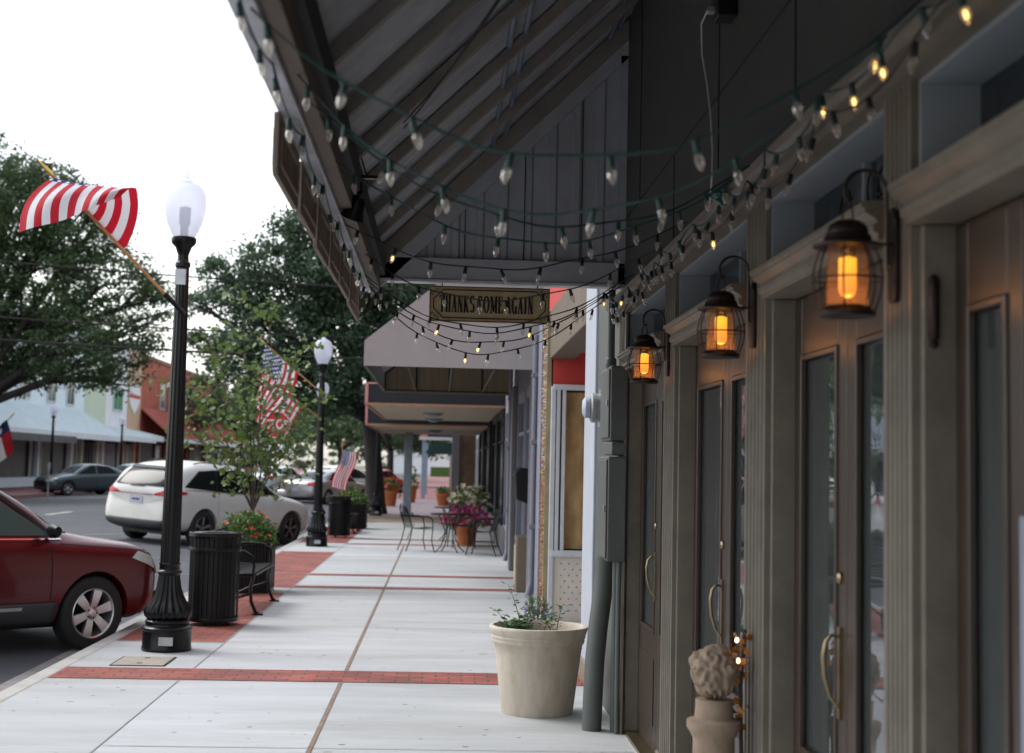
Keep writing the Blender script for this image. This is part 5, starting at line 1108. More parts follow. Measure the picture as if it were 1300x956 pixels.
def flower_bush(name, loc_, r, h_, nl, leafm, flowers, label, cat='plant', group=None, seed=1, ls=.05):
    rn = random.Random(seed); t = empty(name, loc_, 0, label, cat, group); q = MB()
    def pt():
        while True:
            x, y, z = rn.uniform(-1, 1), rn.uniform(-1, 1), rn.uniform(0, 1)
            if .25 < x*x+y*y+z*z < 1+.25*rn.random(): return Vector((x*r, y*r, z*h_))
    for k in range(nl):
        p = pt(); d = Vector((rn.gauss(0, 1), rn.gauss(0, 1), rn.gauss(.2, .7))).normalized()*ls*rn.uniform(.6, 1.3); e_ = d.cross(Vector((rn.gauss(0, 1), rn.gauss(0, 1), 1))).normalized()*d.length*.3
        q.quad(p, p+d*.5+e_, p+d, p+d*.5-e_)
    q.build('foliage', leafm, t)
    s = MB()
    for k in range(9): a = k*.7; s.tube([(0, 0, 0), Vector((r*.4*math.cos(a), r*.4*math.sin(a), h_*.4)), Vector((r*.7*math.cos(a), r*.7*math.sin(a), h_*.8))], .006, 5)
    s.build('stem', M['barkthin'], t)
    for (fm, n, fs) in flowers:
        for k in range(n):
            p = pt()*1.05; b = MB()
            for j in range(7):
                a = j*2*math.pi/7+rn.random(); d = Vector((math.cos(a), math.sin(a), .5))*fs; e_ = Vector((-math.sin(a), math.cos(a), 0))*fs*.45
                b.quad((0, 0, 0), d*.6+e_, d, d*.6-e_)
            o = b.build('flower', fm, t); o.location = p; o.rotation_euler = (rn.uniform(-.9, .9), rn.uniform(-.9, .9), 0)
    return t
flower_bush('flowering_shrub', (-2.4, 18.1, .57), .36, .42, 1500, M['shrub'], [(M['rosepetal'], 26, .035)], 'green bush dotted with coral red flowers in the near square planter', ls=.06, seed=5)
flower_bush('shrub', (-2.15, 36.0, .57), .36, .36, 700, M['shrub'], [], 'low green bush in the planter box by the second bench', ls=.08, seed=6)
flower_bush('shrub', (-2.55, 40.5, .57), .34, .4, 600, M['shrub'], [], 'low green bush in the planter box by the oak trunk', ls=.08, seed=7)

# cafe set
def make_chair(label):
    t = empty('cafe_chair', (0, 0, 0), 0, label, 'chair', 'black metal cafe chairs')   # faces +x
    MB().grid(lambda u, v: (lerp(-.22, .22, u), lerp(-.21, .21, v), .44-.02*math.sin(u*math.pi)), 6, 6).build('seat', M['blackmatte'], t, solid=.008)
    q = MB()
    for k in range(9):
        y = lerp(-.17, .17, k/8); q.tube([Vector((-.21, y, .45)), Vector((-.26, y*1.05, .65)), Vector((-.33, y*1.0, .86-.2*(y/.2)**2*.4))], .005, 5)
    q.tube([Vector(p) for p in [(-.2, -.21, .44), (-.25, -.22, .6), (-.31, -.2, .78), (-.335, -.1, .87), (-.34, 0, .885), (-.335, .1, .87), (-.31, .2, .78), (-.25, .22, .6), (-.2, .21, .44)]], .011, 8)
    q.build('backrest', M['black'], t, smooth=True)
    for s in (-1, 1):
        MB().tube([Vector(p) for p in [(-.27, s*.225, .66), (-.1, s*.25, .655), (.1, s*.25, .65), (.19, s*.24, .6), (.21, s*.22, .44)]], .011, 8).build('armrest', M['black'], t, smooth=True)
        MB().tube([Vector(p) for p in [(-.2, s*.2, .44), (-.25, s*.22, .2), (-.33, s*.23, 0)]], .011, 8).build('leg', M['black'], t, smooth=True)
        MB().tube([Vector(p) for p in [(.21, s*.22, .44), (.19, s*.22, .2), (.24, s*.23, 0)]], .011, 8).build('leg', M['black'], t, smooth=True)
    return t
def make_table(label):
    t = empty('cafe_table', (0, 0, 0), 0, label, 'table', 'black metal cafe tables')
    MB().lathe([(0, .7), (.36, .7), (.37, .705), (.37, .72), (.36, .725), (0, .725)], n=36).build('tabletop', M['black'], t, smooth=True, sharp=30)
    for k in range(4):
        a = k*math.pi/2+.5; c, s = math.cos(a), math.sin(a)
        MB().tube([Vector(p) for p in [(.25*c, .25*s, .7), (.12*c, .12*s, .45), (.1*c, .1*s, .3), (.2*c, .2*s, .1), (.32*c, .32*s, 0)]], .011, 8).build('leg', M['black'], t, smooth=True)
    return t
ch1 = make_chair('leftmost cafe chair, its back to the street'); ch1.location = (-.4, 27.3, 0); ch1.rotation_euler.z = R(22)
copy_tree(ch1, (.78, 26.3, 0), R(165), 'cafe chair closest to the shop wall, turned toward the street')
copy_tree(ch1, (.45, 28.6, 0), R(-80), 'cafe chair behind the nearer table among the flowers')
tb = make_table('nearer round cafe table between the leftmost chair and the wall chair'); tb.location = (.2, 27.0, 0)
copy_tree(tb, (.25, 31.2, 0), .4, 'farther round cafe table beyond the flower pots')
def flowerpot(x, y, r, h_, label):
    t = empty('flower_pot', (x, y, 0), 0, label, 'flower pot', 'terracotta flower pots')
    MB().lathe([(0, 0), (r*.7, 0), (r*.93, h_*.8), (r*.95, h_*.82), (r*1.05, h_*.82), (r*1.05, h_), (r*.92, h_), (r*.88, h_*.9), (0, h_*.9)], n=28).build('pot', M['terra'], t, smooth=True, sharp=35)
    return t
flowerpot(.55, 29.6, .22, .38, 'terracotta pot under the magenta flowers by the cafe tables')
flower_bush('magenta_flowers', (.55, 29.6, .38), .5, .42, 450, M['shrub'], [(M['magenta'], 85, .07)], 'mass of magenta flowers spilling over the terracotta pot by the cafe tables', ls=.08, seed=9)
flowerpot(.62, 31.0, .24, .75, 'taller terracotta pot holding the pale flowers')
flower_bush('pale_flowers', (.62, 31.0, .74), .45, .42, 300, M['shrub'], [(M['whitepetal'], 80, .08)], 'pale yellow and white flowers behind the magenta ones', ls=.08, seed=10)
flowerpot(.12, 58.0, .3, .5, 'distant terracotta pot against the brown brick corner')
flower_bush('shrub', (.12, 58.0, .48), .28, .25, 200, M['shrub'], [], 'low plant in the distant terracotta pot', ls=.12, seed=12)
flowerpot(-1.95, 56.0, .3, .6, 'distant terracotta pot with red flowers behind the lamp by the oak')
flower_bush('red_flowers', (-1.95, 56.0, .6), .32, .5, 250, M['shrub'], [(M['rosepetal'], 14, .08)], 'red flowers in the distant pot behind the blue-grey canopy post', ls=.12, seed=13)
flowerpot(-1.3, 62.0, .3, .7, 'distant terracotta pot with tall green plant right of the blue-grey post')
flower_bush('shrub', (-1.3, 62.0, .66), .35, .9, 250, M['shrub'], [], 'tall green plant in the distant pot right of the blue-grey post', ls=.14, seed=14)
flower_bush('lilac_flowers', (1.0, 14.4, .0), .16, .34, 200, M['shrub'], [(M['purplepetal'], 26, .03)], 'lilac flowers on the ground behind the cream planter', ls=.05, seed=15)

# ================================================================== VEHICLES
def eval_mesh(o):
    bpy.context.view_layer.update(); dg = bpy.context.evaluated_depsgraph_get()
    return bpy.data.meshes.new_from_object(o.evaluated_get(dg))
def make_car(spec):
    L, W, wb, fx, wr_ = spec['L'], spec['W'], spec['wb'], spec['fx'], spec['wr']   # fx: front axle x, wr: wheel radius
    t = empty(spec['name'], (0, 0, 0), 0, spec['label'], spec.get('cat', 'car'), spec.get('group'))
    belt, roof, zb = spec['belt'], spec['roof'], spec['zb']
    def hw(x):
        f = spec.get('nose', .55); e0 = L/2-f; a = abs(x)
        k = max(0, (a-e0)/f); k = min(k, 1)
        return W/2*(1-(.30 if x > 0 else .17)*k**2.4)
    N = 54; rows = 12; q = MB()
    xs_ = [-L/2+L*(.5-.5*math.cos(math.pi*i/N))*.35+L*i/N*.65 for i in range(N+1)]
    def section(x):
        w_ = hw(x); b = scurve(belt, x); r_ = max(scurve(roof, x), b+.04); z0 = curve(zb, x); h = r_-b; cab = min(1, h/.35); ti = lerp(.70, .735, 1)
        mid = lerp(z0, b, .45)
        pts = [(0, z0), (.8*w_, z0), (.955*w_, z0+.05), (.985*w_, lerp(z0, b, .28)), (1.0*w_, lerp(z0, b, .55)), (.995*w_, lerp(z0, b, .8)), (.965*w_, b-.02), (lerp(.87, .925, cab)*w_, b+.015), (lerp(.8, .845, cab)*w_, b+.5*h), (lerp(.7, .765, cab)*w_, b+.86*h), (lerp(.55, .66, cab)*w_, b+.965*h), (.33*w_, b+h+.01), (0, b+h+.018)]
        return pts
    secs = [section(x) for x in xs_]; n = len(secs[0])
    ring = 2*(n-1)
    for x, s in zip(xs_, secs):
        # bow of the ends in plan
        full = [(x, -p[0], p[1]) for p in s]+[(x, p[0], p[1]) for p in s[-2:0:-1]]
        e = abs(x)/(L/2); bow = max(0, (e-.8)/.2)*.11*(1 if x > 0 else .5)
        full = [(px-(math.copysign(1, x)*bow*(abs(py)/(W/2))**2*1.6)-(math.copysign(1, x)*max(0, (e-.9)/.1)*.07*abs((pz-.55)/.4)**2 if pz < 1.0 else 0), py, pz) for px, py, pz in full]
        q.v += full
    for i in range(N):
        for k in range(ring):
            k2 = (k+1) % ring; q.f.append((i*ring+k, i*ring+k2, (i+1)*ring+k2, (i+1)*ring+k))
    q.f.append(tuple(range(ring))); q.f.append(tuple(N*ring+k for k in range(ring))[::-1])
    body = q.build('tmp', None, None, smooth=True, sharp=False)
    bm = bmesh.new(); bm.from_mesh(body.data); bmesh.ops.recalc_face_normals(bm, faces=bm.faces); bm.to_mesh(body.data); bm.free()
    md = body.modifiers.new('s', 'SUBSURF'); md.levels = 1
    bvh0 = BVHTree.FromObject(body, bpy.context.evaluated_depsgraph_get()) if False else None
    cut = []
    for ax in (fx, fx-wb):
        for s in (-1, 1):
            c = MB(); R0 = wr_+.045; y0, y1 = s*(W/2-.27), s*(W/2+.1)
            c.v = []; m_ = 36
            for yy in (y0, y1):
                for k in range(m_): a = 2*math.pi*k/m_; c.v.append((ax+R0*math.cos(a), yy, wr_+R0*math.sin(a)))
            for k in range(m_): k2 = (k+1) % m_; c.f.append((k, k2, m_+k2, m_+k))
            c.f.append(tuple(range(m_))[::-1]); c.f.append(tuple(range(m_, 2*m_)))
            o = c.build('cut', None)
            bm = bmesh.new(); bm.from_mesh(o.data); bmesh.ops.recalc_face_normals(bm, faces=bm.faces); bm.to_mesh(o.data); bm.free()
            md = body.modifiers.new('b', 'BOOLEAN'); md.object = o; md.operation = 'DIFFERENCE'; md.solver = 'EXACT'; cut.append(o)
    me = eval_mesh(body)
    for c in cut: bpy.data.objects.remove(c)
    bpy.data.objects.remove(body)
    me.materials.clear(); me.materials.append(spec['paint']); me.name = 'body'
    me.polygons.foreach_set('use_smooth', [True]*len(me.polygons)); me.set_sharp_from_angle(angle=R(38))
    bo = bpy.data.objects.new('body', me); COL.objects.link(bo); bo.parent = t
    bvh = BVHTree.FromPolygons([v.co[:] for v in me.vertices], [p.vertices[:] for p in me.polygons])
    def patch(name, m, fn, side, nu=16, nv=8, off=.006, both=False, par=None, thick=0):
        # side: 'R' (-y), 'L' (+y) using (x,z); 'F','B' using (y,z)
        for sd_ in ((side, {'R': 'L', 'L': 'R'}.get(side)) if both else (side,)):
            b = MB(); idx = {}
            for i in range(nu+1):
                for j in range(nv+1):
                    a, z = fn(i/nu, j/nv)
                    if sd_ in 'RL': s = -1 if sd_ == 'R' else 1; org, d = Vector((a, s*3, z)), Vector((0, -s, 0))
                    else: s = 1 if sd_ == 'F' else -1; org, d = Vector((s*4, a, z)), Vector((-s, 0, 0))
                    h = bvh.ray_cast(org, d, 5)
                    if h[0] is None: continue
                    if sd_ in 'RL' and abs(h[0].y) < W*.25: continue
                    nn = h[1]; nn = nn if nn.dot(d) < 0 else -nn
                    idx[i, j] = len(b.v); b.v.append(tuple(h[0]+nn*off))
            for i in range(nu):
                for j in range(nv):
                    ks = [(i, j), (i+1, j), (i+1, j+1), (i, j+1)]
                    if all(k in idx for k in ks):
                        f = [idx[k] for k in ks]; b.f.append(tuple(f))
            if b.f: 
                o = b.build(name, m, par or t, smooth=True, sharp=False)
                if thick: md = o.modifiers.new('s', 'SOLIDIFY'); md.thickness = thick; md.offset = 0
                last = o
        return last
    spec['detail'](t, patch, lambda x: scurve(belt, x), lambda x: scurve(roof, x))
    # wheels
    def wheel(ax, s):
        w_ = empty('wheel', (0, 0, 0)); w_.parent = t; w_.location = (ax, s*(W/2-.115), wr_); w_.rotation_euler = (R(-90), 0, 0) if s > 0 else (R(90), 0, 0)
        # local -z... wheel outer face towards +z after flip
        hwd = .105
        key = ('tyre', wr_, spec['rimr'])
        MBt = MB().lathe([(spec['rimr'], -hwd), (wr_-.03, -hwd), (wr_-.008, -hwd+.02), (wr_, -hwd+.045), (wr_, hwd-.045), (wr_-.008, hwd-.02), (wr_-.03, hwd), (spec['rimr']+.01, hwd), (spec['rimr'], hwd-.01)], n=56, cap=False)
        MBt.build('tyre', M['tyre'], w_, smooth=True, sharp=30)
        rb = MB(); rm = spec['rimr']
        rb.lathe([(rm, -hwd+.01), (rm, hwd-.012), (rm-.008, hwd-.004), (rm-.018, hwd-.012), (rm-.026, hwd-.05), (rm-.03, -hwd+.02)], n=56, cap=False)
        ns = spec['spokes']
        for k in range(ns):
            a0 = 2*math.pi*k/ns+.3
            for (r0_, r1_, w0, w1, z0, z1) in ((.035, rm-.012, spec['sw'][0], spec['sw'][1], hwd-.035, hwd-.02),):
                c, s_ = math.cos(a0), math.sin(a0); n0 = len(rb.v)
                for (r_, wd, z) in ((r0_, w0, z0), (lerp(r0_, r1_, .5), (w0+w1)/2*1.0, z0+.012), (r1_, w1, z1)):
                    for (sg_, dz) in ((-1, 0), (1, 0), (1, -.03), (-1, -.03)):
                        rb.v.append((r_*c-sg_*wd*s_, r_*s_+sg_*wd*c, z+dz))
                for seg_ in (0, 1):
                    for j in range(4): j2 = (j+1) % 4; b0 = n0+seg_*4; rb.f.append((b0+j, b0+j2, b0+4+j2, b0+4+j))
        rb.lathe([(0, hwd-.012), (.03, hwd-.014), (.035, hwd-.02), (.062, hwd-.03), (.068, hwd-.06), (0, hwd-.06)], n=24)
        rb.build('rim', M['rim'] if not spec.get('rimm') else spec['rimm'], w_, smooth=True, sharp=30)
        bb = MB().lathe([(rm-.032, -.03), (0, -.03), (0, -.04), (rm-.032, -.04)], n=32)
        for k in range(5): a = k*2*math.pi/5; bb.lathe([(.009, 0), (.009, .008), (0, .01)], (.05*math.cos(a), .05*math.sin(a), hwd-.028), 6)
        bb.build('brake_disc', M['clad'], w_)
        return w_
    for ax in (fx, fx-wb):
        for s in (-1, 1): wheel(ax, -s if False else s)
    # dark floor and arches
    MB().box(-L/2+.5, L/2-.45, -W/2+.3, W/2-.3, .2, .5).build('underbody', M['blackmatte'], t)
    [MB().box(a_-.35, a_+.35, -W/2+.24, W/2-.24, .3, .75).build('wheel_well', M['blackmatte'], t) for a_ in (fx, fx-wb)]
    return t
def paint(name, c, metal=.3, rough=.3): return mat(name, c, rough, metal=metal, var=.04, scale=3, coat=.3, spec=.3)
def quadfn(p00, p10, p11, p01):   # bilinear patch, corners (u,v)
    return lambda u, v: ((p00[0]*(1-u)*(1-v)+p10[0]*u*(1-v)+p11[0]*u*v+p01[0]*(1-u)*v), (p00[1]*(1-u)*(1-v)+p10[1]*u*(1-v)+p11[1]*u*v+p01[1]*(1-u)*v))
def det_wagon(t, patch, belt, roof):
    q = quadfn
    patch('windshield', M['carglass'], q((-.66, 1.06), (.66, 1.06), (.53, 1.46), (-.53, 1.46)), 'F', 16, 12)
    for (a, b, c, d) in ((.95, -.02, .26, -.06), (-.1, -.95, -.14, -.95), (-1.02, -1.85, -1.02, -1.6)):
        bz = 1.045
        patch('side_window', mat('green_car_glass', (.03, .09, .085), .06, var=0, spec=.35) if 'green_car_glass' not in bpy.data.materials else bpy.data.materials['green_car_glass'], q((a, bz), (b, bz+.01), (d, 1.47), (c, 1.45 if c > 0 else 1.47)), 'R', 16, 8, both=True)
    patch('window_trim', M['chrome'], q((1.04, 1.02), (-1.9, 1.045), (-1.9, 1.033), (1.04, 1.006)), 'R', 40, 2, .009, both=True)
    patch('a_pillar_trim', M['blackmatte'], q((1.02, 1.03), (.96, 1.03), (.3, 1.46), (.36, 1.475)), 'R', 6, 16, .008, both=True)
    patch('cladding', M['clad'], q((.98, .27), (-.95, .27), (-.95, .46), (.98, .46)), 'R', 30, 6, .02, both=True, thick=.02)
    patch('side_badge', M['stainless'], q((.62, .405), (.35, .405), (.35, .435), (.62, .435)), 'R', 6, 2, .034, both=True)
    patch('headlight', M['head'], q((2.3, .66), (1.78, .84), (1.86, .9), (2.26, .79)), 'R', 16, 8, .012, both=True)
    patch('headlight', M['head'], q((.52, .70), (.80, .71), (.78, .88), (.52, .84)), 'F', 10, 6, .01); patch('headlight', M['head'], q((-.52, .70), (-.80, .71), (-.78, .88), (-.52, .84)), 'F', 10, 6, .01)
    patch('turn_lamp', M['amber'], q((2.32, .64), (2.12, .71), (2.16, .77), (2.3, .72)), 'R', 8, 4, .018, both=True)
    patch('grille', M['blackmatte'], q((-.48, .6), (.48, .6), (.5, .83), (-.5, .83)), 'F', 12, 6, .008)
    patch('lower_grille', M['clad'], q((-.75, .3), (.75, .3), (.7, .5), (-.7, .5)), 'F', 14, 5, .01)
    patch('door_seam', M['seamdk'], q((.93, .3), (.922, .3), (.9, 1.0), (.908, 1.0)), 'R', 2, 12, .003, both=True)
    patch('door_seam', M['seamdk'], q((-.1, .3), (-.108, .3), (-.12, 1.0), (-.112, 1.0)), 'R', 2, 12, .003, both=True)
    patch('fender_seam', M['seamdk'], q((1.0, .98), (2.0, .905), (2.0, .899), (1.0, .974)), 'R', 20, 2, .003, both=True)
    patch('door_handle', t['paintref'] if False else M['wagonred'], q((.22, .9), (.02, .9), (.02, .93), (.22, .93)), 'R', 6, 3, .03, both=True, thick=.03)
    for s in (-1, 1):
        m_ = MB().lathe([(0, -.09), (.05, -.085), (.07, -.04), (.075, .03), (.05, .09), (0, .1)], n=18); o = m_.build('mirror', M['blackmatte'], t, smooth=True); o.location = (.86, s*.96, 1.1); o.rotation_euler = (R(90), R(0), R(12)*s); o.scale = (.7, .85, 1.0)
        m_ = MB().tube([(.92, s*.84, 1.05), (.88, s*.93, 1.07)], .025, 8).build('mirror_arm', M['blackmatte'], t)
        MB().tube([(.3, s*.62, 1.56), (.2, s*.62, 1.6), (-1.5, s*.6, 1.61), (-1.65, s*.6, 1.57)], .02, 8).build('roof_rail', M['clad'], t, smooth=True)
M['wagonred'] = paint('dark_red_paint', (.085, .004, .007), .1, .3)
wagon = make_car(dict(name='parked_car', label='dark red wagon parked with its front wheel at the near kerb', group='cars parked along the street', L=4.78, W=1.82, wb=2.74, fx=1.4, wr=.34, rimr=.232, spokes=6, sw=(.03, .048), paint=M['wagonred'],
    belt=[(-2.4, .9), (-2.2, .98), (-1.5, 1.02), (0, 1.0), (.9, .99), (1.3, .975), (1.8, .945), (2.05, .9), (2.25, .82), (2.35, .73), (2.4, .62)],
    roof=[(-2.4, .94), (-2.3, 1.15), (-2.0, 1.42), (-1.5, 1.54), (-.6, 1.59), (0, 1.6), (.4, 1.52), (.82, 1.3), (1.1, 1.11), (1.3, 1.06), (1.55, 1.02), (1.85, .975), (2.08, .93), (2.25, .86), (2.35, .77), (2.4, .66)],
    zb=[(-2.4, .42), (-1.9, .26), (-1, .23), (1, .23), (1.9, .24), (2.4, .34)], detail=det_wagon))
wagon.rotation_euler.z = R(50)
def tilt(o, piv, deg):   # the car leans with the crown of the road
    p = Matrix.Translation(piv); m_ = p @ Matrix.Rotation(R(deg), 4, 'Y') @ p.inverted() @ Matrix.Translation(o.location) @ Matrix.Rotation(o.rotation_euler.z, 4, 'Z')
    o.location = m_.to_translation(); o.rotation_euler = m_.to_euler()
def place(o, local, world, rz, z):
    c, s = math.cos(rz), math.sin(rz); o.location = (world[0]-(local[0]*c-local[1]*s), world[1]-(local[0]*s+local[1]*c), z); o.rotation_euler.z = rz
place(wagon, (1.4, -.8), (-3.24, 13.5), R(50), -.145); tilt(wagon, (-3.24, 13.5, -.145), 1.6)

M['suvwhite'] = paint('pearl_white_paint', (.62, .61, .59), .05, .28)
def det_suv(t, patch, belt, roof):
    q = quadfn
    patch('rear_window', M['carglass'], q((-.64, 1.17), (.64, 1.17), (.54, 1.5), (-.54, 1.5)), 'B', 24, 16, .014)
    patch('rear_wiper_sill', M['blackmatte'], q((-.2, 1.15), (.2, 1.15), (.14, 1.2), (-.14, 1.2)), 'B', 8, 3, .012)
    patch('spoiler', M['blackmatte'], q((-.56, 1.51), (.56, 1.51), (.56, 1.56), (-.56, 1.56)), 'B', 14, 3, .02, thick=.02)
    for s in (-1, 1):
        patch('tail_light', M['taill'], q((s*.42, 1.0), (s*.9, .98), (s*.9, 1.13), (s*.55, 1.06)), 'B', 14, 5, .012)
    patch('tail_light', M['taill'], q((-2.45, .97), (-1.95, 1.06), (-2.0, 1.1), (-2.4, 1.1)), 'R', 12, 5, .012, both=True)
    patch('tailgate_trim', M['chrome'], q((-.42, .99), (.42, .99), (.42, 1.02), (-.42, 1.02)), 'B', 12, 2, .014)
    patch('number_plate', M['plate'], q((-.17, .82), (.17, .82), (.17, .97), (-.17, .97)), 'B', 6, 4, .014)
    patch('plate_marks', M['clad'], q((-.1, .875), (.1, .875), (.1, .91), (-.1, .91)), 'B', 4, 2, .018)
    patch('bumper_valance', M['clad'], q((-.72, .3), (.72, .3), (.78, .5), (-.78, .5)), 'B', 16, 5, .014, thick=.02)
    for s in (-1, 1): patch('bumper_reflector', M['chrome'], q((s*.68, .46), (s*.88, .5), (s*.88, .55), (s*.68, .5)), 'B', 8, 3, .02)
    patch('side_window', M['carglass'], q((-2.0, 1.19), (-1.05, 1.13), (-1.0, 1.57), (-1.5, 1.53)), 'R', 14, 8, both=True)
    patch('side_window', M['carglass'], q((-.98, 1.12), (.02, 1.09), (-.02, 1.58), (-.93, 1.58)), 'R', 14, 8, both=True)
    patch('side_window', M['carglass'], q((.09, 1.1), (1.05, 1.09), (.38, 1.46), (.05, 1.56)), 'R', 14, 8, both=True)
    patch('window_pillar', M['blackmatte'], q((-1.06, 1.12), (.12, 1.1), (.08, 1.57), (-1.0, 1.57)), 'R', 14, 6, .003, both=True)
    patch('window_trim', M['chrome'], q((-2.0, 1.13), (1.2, 1.055), (1.2, 1.075), (-2.0, 1.15)), 'R', 40, 2, .01, both=True)
    patch('windshield', M['carglass'], q((-.68, 1.12), (.68, 1.12), (.54, 1.55), (-.54, 1.55)), 'F', 16, 12)
    patch('door_seam', M['seamdk'], q((.05, .35), (.058, .35), (.058, 1.08), (.05, 1.08)), 'R', 2, 12, .003, both=True)
    patch('door_seam', M['seamdk'], q((-1.0, .5), (-1.008, .5), (-1.008, 1.1), (-1.0, 1.1)), 'R', 2, 12, .003, both=True)
    patch('sill_trim', M['clad'], q((-1.0, .27), (1.0, .27), (1.0, .34), (-1.0, .34)), 'R', 20, 3, .012, both=True)
    patch('headlight', M['head'], q((2.4, .78), (1.98, .93), (2.0, .98), (2.42, .88)), 'R', 12, 5, .01, both=True)
    for s in (-1, 1):
        MB().tube([(.1, s*.64, 1.66), (0, s*.64, 1.7), (-1.3, s*.62, 1.71), (-1.5, s*.62, 1.67)], .013, 8).build('roof_rail', M['clad'], t, smooth=True)
        o = MB().lathe([(0, -.1), (.06, -.09), (.085, 0), (.06, .09), (0, .1)], n=16).build('mirror', M['suvwhite'], t, smooth=True); o.location = (.95, s*1.04, 1.18); o.rotation_euler = (R(90), 0, 0); o.scale = (.8, .9, 1.1)
suv = make_car(dict(name='parked_car', label='white sport utility car parked nose to the kerb behind the near lamp post', group='cars parked along the street', L=4.98, W=1.94, wb=2.9, fx=1.5, wr=.37, rimr=.245, spokes=5, sw=(.02, .035), paint=M['suvwhite'], nose=.6, rimm=mat('dark_alloy', (.16, .14, .15), .3, metal=.8, var=.1),
    belt=[(-2.5, .9), (-2.35, 1.08), (-1.8, 1.13), (0, 1.07), (1.0, 1.04), (1.5, 1.0), (2.1, .9), (2.35, .8), (2.5, .62)],
    roof=[(-2.5, .95), (-2.42, 1.12), (-2.25, 1.32), (-2.02, 1.52), (-1.7, 1.64), (-1.1, 1.7), (-.4, 1.7), (.1, 1.65), (.55, 1.49), (.95, 1.28), (1.25, 1.12), (1.8, 1.03), (2.2, .94), (2.4, .84), (2.5, .68)],
    zb=[(-2.5, .38), (-2.0, .27), (2.0, .25), (2.5, .3)], detail=det_suv))
place(suv, (1.5, -.85), (-3.26, 30.7), R(58.5), -.145); tilt(suv, (-3.26, 30.7, -.145), 3.2); suv.scale = (.96, .96, .95); suv.location += Vector((.06, .05, 0))

def det_sedan(t, patch, belt, roof):
    q = quadfn
    patch('windshield', M['carglass'], q((-.66, 1.0), (.66, 1.0), (.52, 1.36), (-.52, 1.36)), 'F', 12, 8)
    patch('rear_window', M['carglass'], q((-.62, 1.06), (.62, 1.06), (.5, 1.36), (-.5, 1.36)), 'B', 12, 8)
    patch('side_window', M['carglass'], q((.95, .98), (-.02, 1.0), (-.02, 1.38), (.2, 1.37)), 'R', 12, 6, both=True)
    patch('side_window', M['carglass'], q((-.08, 1.0), (-1.2, 1.03), (-.75, 1.35), (-.08, 1.38)), 'R', 12, 6, both=True)
    patch('headlight', M['head'], q((2.35, .66), (1.95, .76), (1.98, .82), (2.38, .74)), 'R', 10, 4, .01, both=True)
    patch('tail_light', M['taill'], q((-2.4, .82), (-2.1, .86), (-2.1, .96), (-2.4, .94)), 'R', 10, 4, .01, both=True)
    for s in (-1, 1):
        patch('tail_light', M['taill'], q((s*.5, .8), (s*.85, .8), (s*.85, .93), (s*.5, .93)), 'B', 8, 4, .01); patch('headlight', M['head'], q((s*.45, .62), (s*.82, .64), (s*.8, .76), (s*.45, .72)), 'F', 8, 4, .01)
    patch('grille', M['blackmatte'], q((-.4, .4), (.4, .4), (.42, .68), (-.42, .68)), 'F', 8, 5)
    patch('number_plate', M['plate'], q((-.15, .6), (.15, .6), (.15, .75), (-.15, .75)), 'B', 4, 3, .014)
    patch('door_seam', M['seamdk'], q((-.05, .3), (-.06, .3), (-.06, 1.0), (-.05, 1.0)), 'R', 2, 8, .003, both=True)
def sedan_spec(label, col, nm): return dict(name='parked_car', label=label, group='cars parked along the street', L=4.85, W=1.84, wb=2.78, fx=1.45, wr=.33, rimr=.21, spokes=5, sw=(.02, .04), paint=paint(nm, col, .5, .3),
    belt=[(-2.43, .8), (-2.2, .95), (-1.5, 1.0), (0, .97), (1.0, .93), (1.5, .88), (2.1, .76), (2.43, .58)], roof=[(-2.43, .86), (-2.2, 1.0), (-1.7, 1.08), (-1.2, 1.28), (-.7, 1.41), (0, 1.46), (.4, 1.4), (.8, 1.2), (1.15, 1.0), (1.5, .94), (2.0, .84), (2.3, .72), (2.43, .62)],
    zb=[(-2.43, .36), (-1.9, .22), (1.9, .2), (2.43, .26)], detail=det_sedan)
sed = make_car(sedan_spec('blue-grey sedan parked across the road at the far left', (.07, .095, .11), 'blue_grey_car_paint'))
place(sed, (0, 0), (-16.6, 67.8), math.atan2(-.72, -.69), -.13)
sed2 = copy_tree(sed, (-15.6, 73.5, -.1), math.atan2(-.72, -.69), 'pale blue sedan parked just beyond the blue-grey one')
def repaint(o, m):
    for c in bpy.data.objects:
        if c.parent == o and c.name.startswith('body'): c.data = c.data.copy(); c.data.materials[0] = m
repaint(sed2, paint('pale_blue_car_paint', (.33, .43, .48), .4))
sed3 = copy_tree(sed, (-14.3, 78.5, -.1), math.atan2(-.72, -.69), 'red car parked beyond the pale blue sedan, only its roof showing'); repaint(sed3, paint('bright_red_car_paint', (.5, .03, .03), .2))
sed4 = copy_tree(sed, (-13.2, 92, -.1), math.atan2(-.6, -.8), 'pinkish red car seen above the white sport utility car'); repaint(sed4, paint('rose_red_car_paint', (.45, .12, .15), .2)); sed4.scale = (1, 1, 1.25)
sed5 = copy_tree(sed, (-4.7, 60, -.12), R(62), 'silver sedan parked nose to the kerb near the oak trunk'); repaint(sed5, paint('silver_car_paint', (.35, .34, .36), .6))
suv2 = copy_tree(suv, (-4.6, 68, -.12), R(60), 'white sport utility car beyond the silver sedan'); 
sed6 = copy_tree(sed, (-8.6, 76, -.05), R(70), 'pale sedan behind the second lamp post'); repaint(sed6, paint('pale_car_paint', (.5, .55, .6), .2))
sed7 = copy_tree(sed, (-3.6, 82, -.12), R(62), 'bright red car glimpsed beside the oak trunk'); repaint(sed7, paint('red_car_paint', (.55, .02, .03), .2))

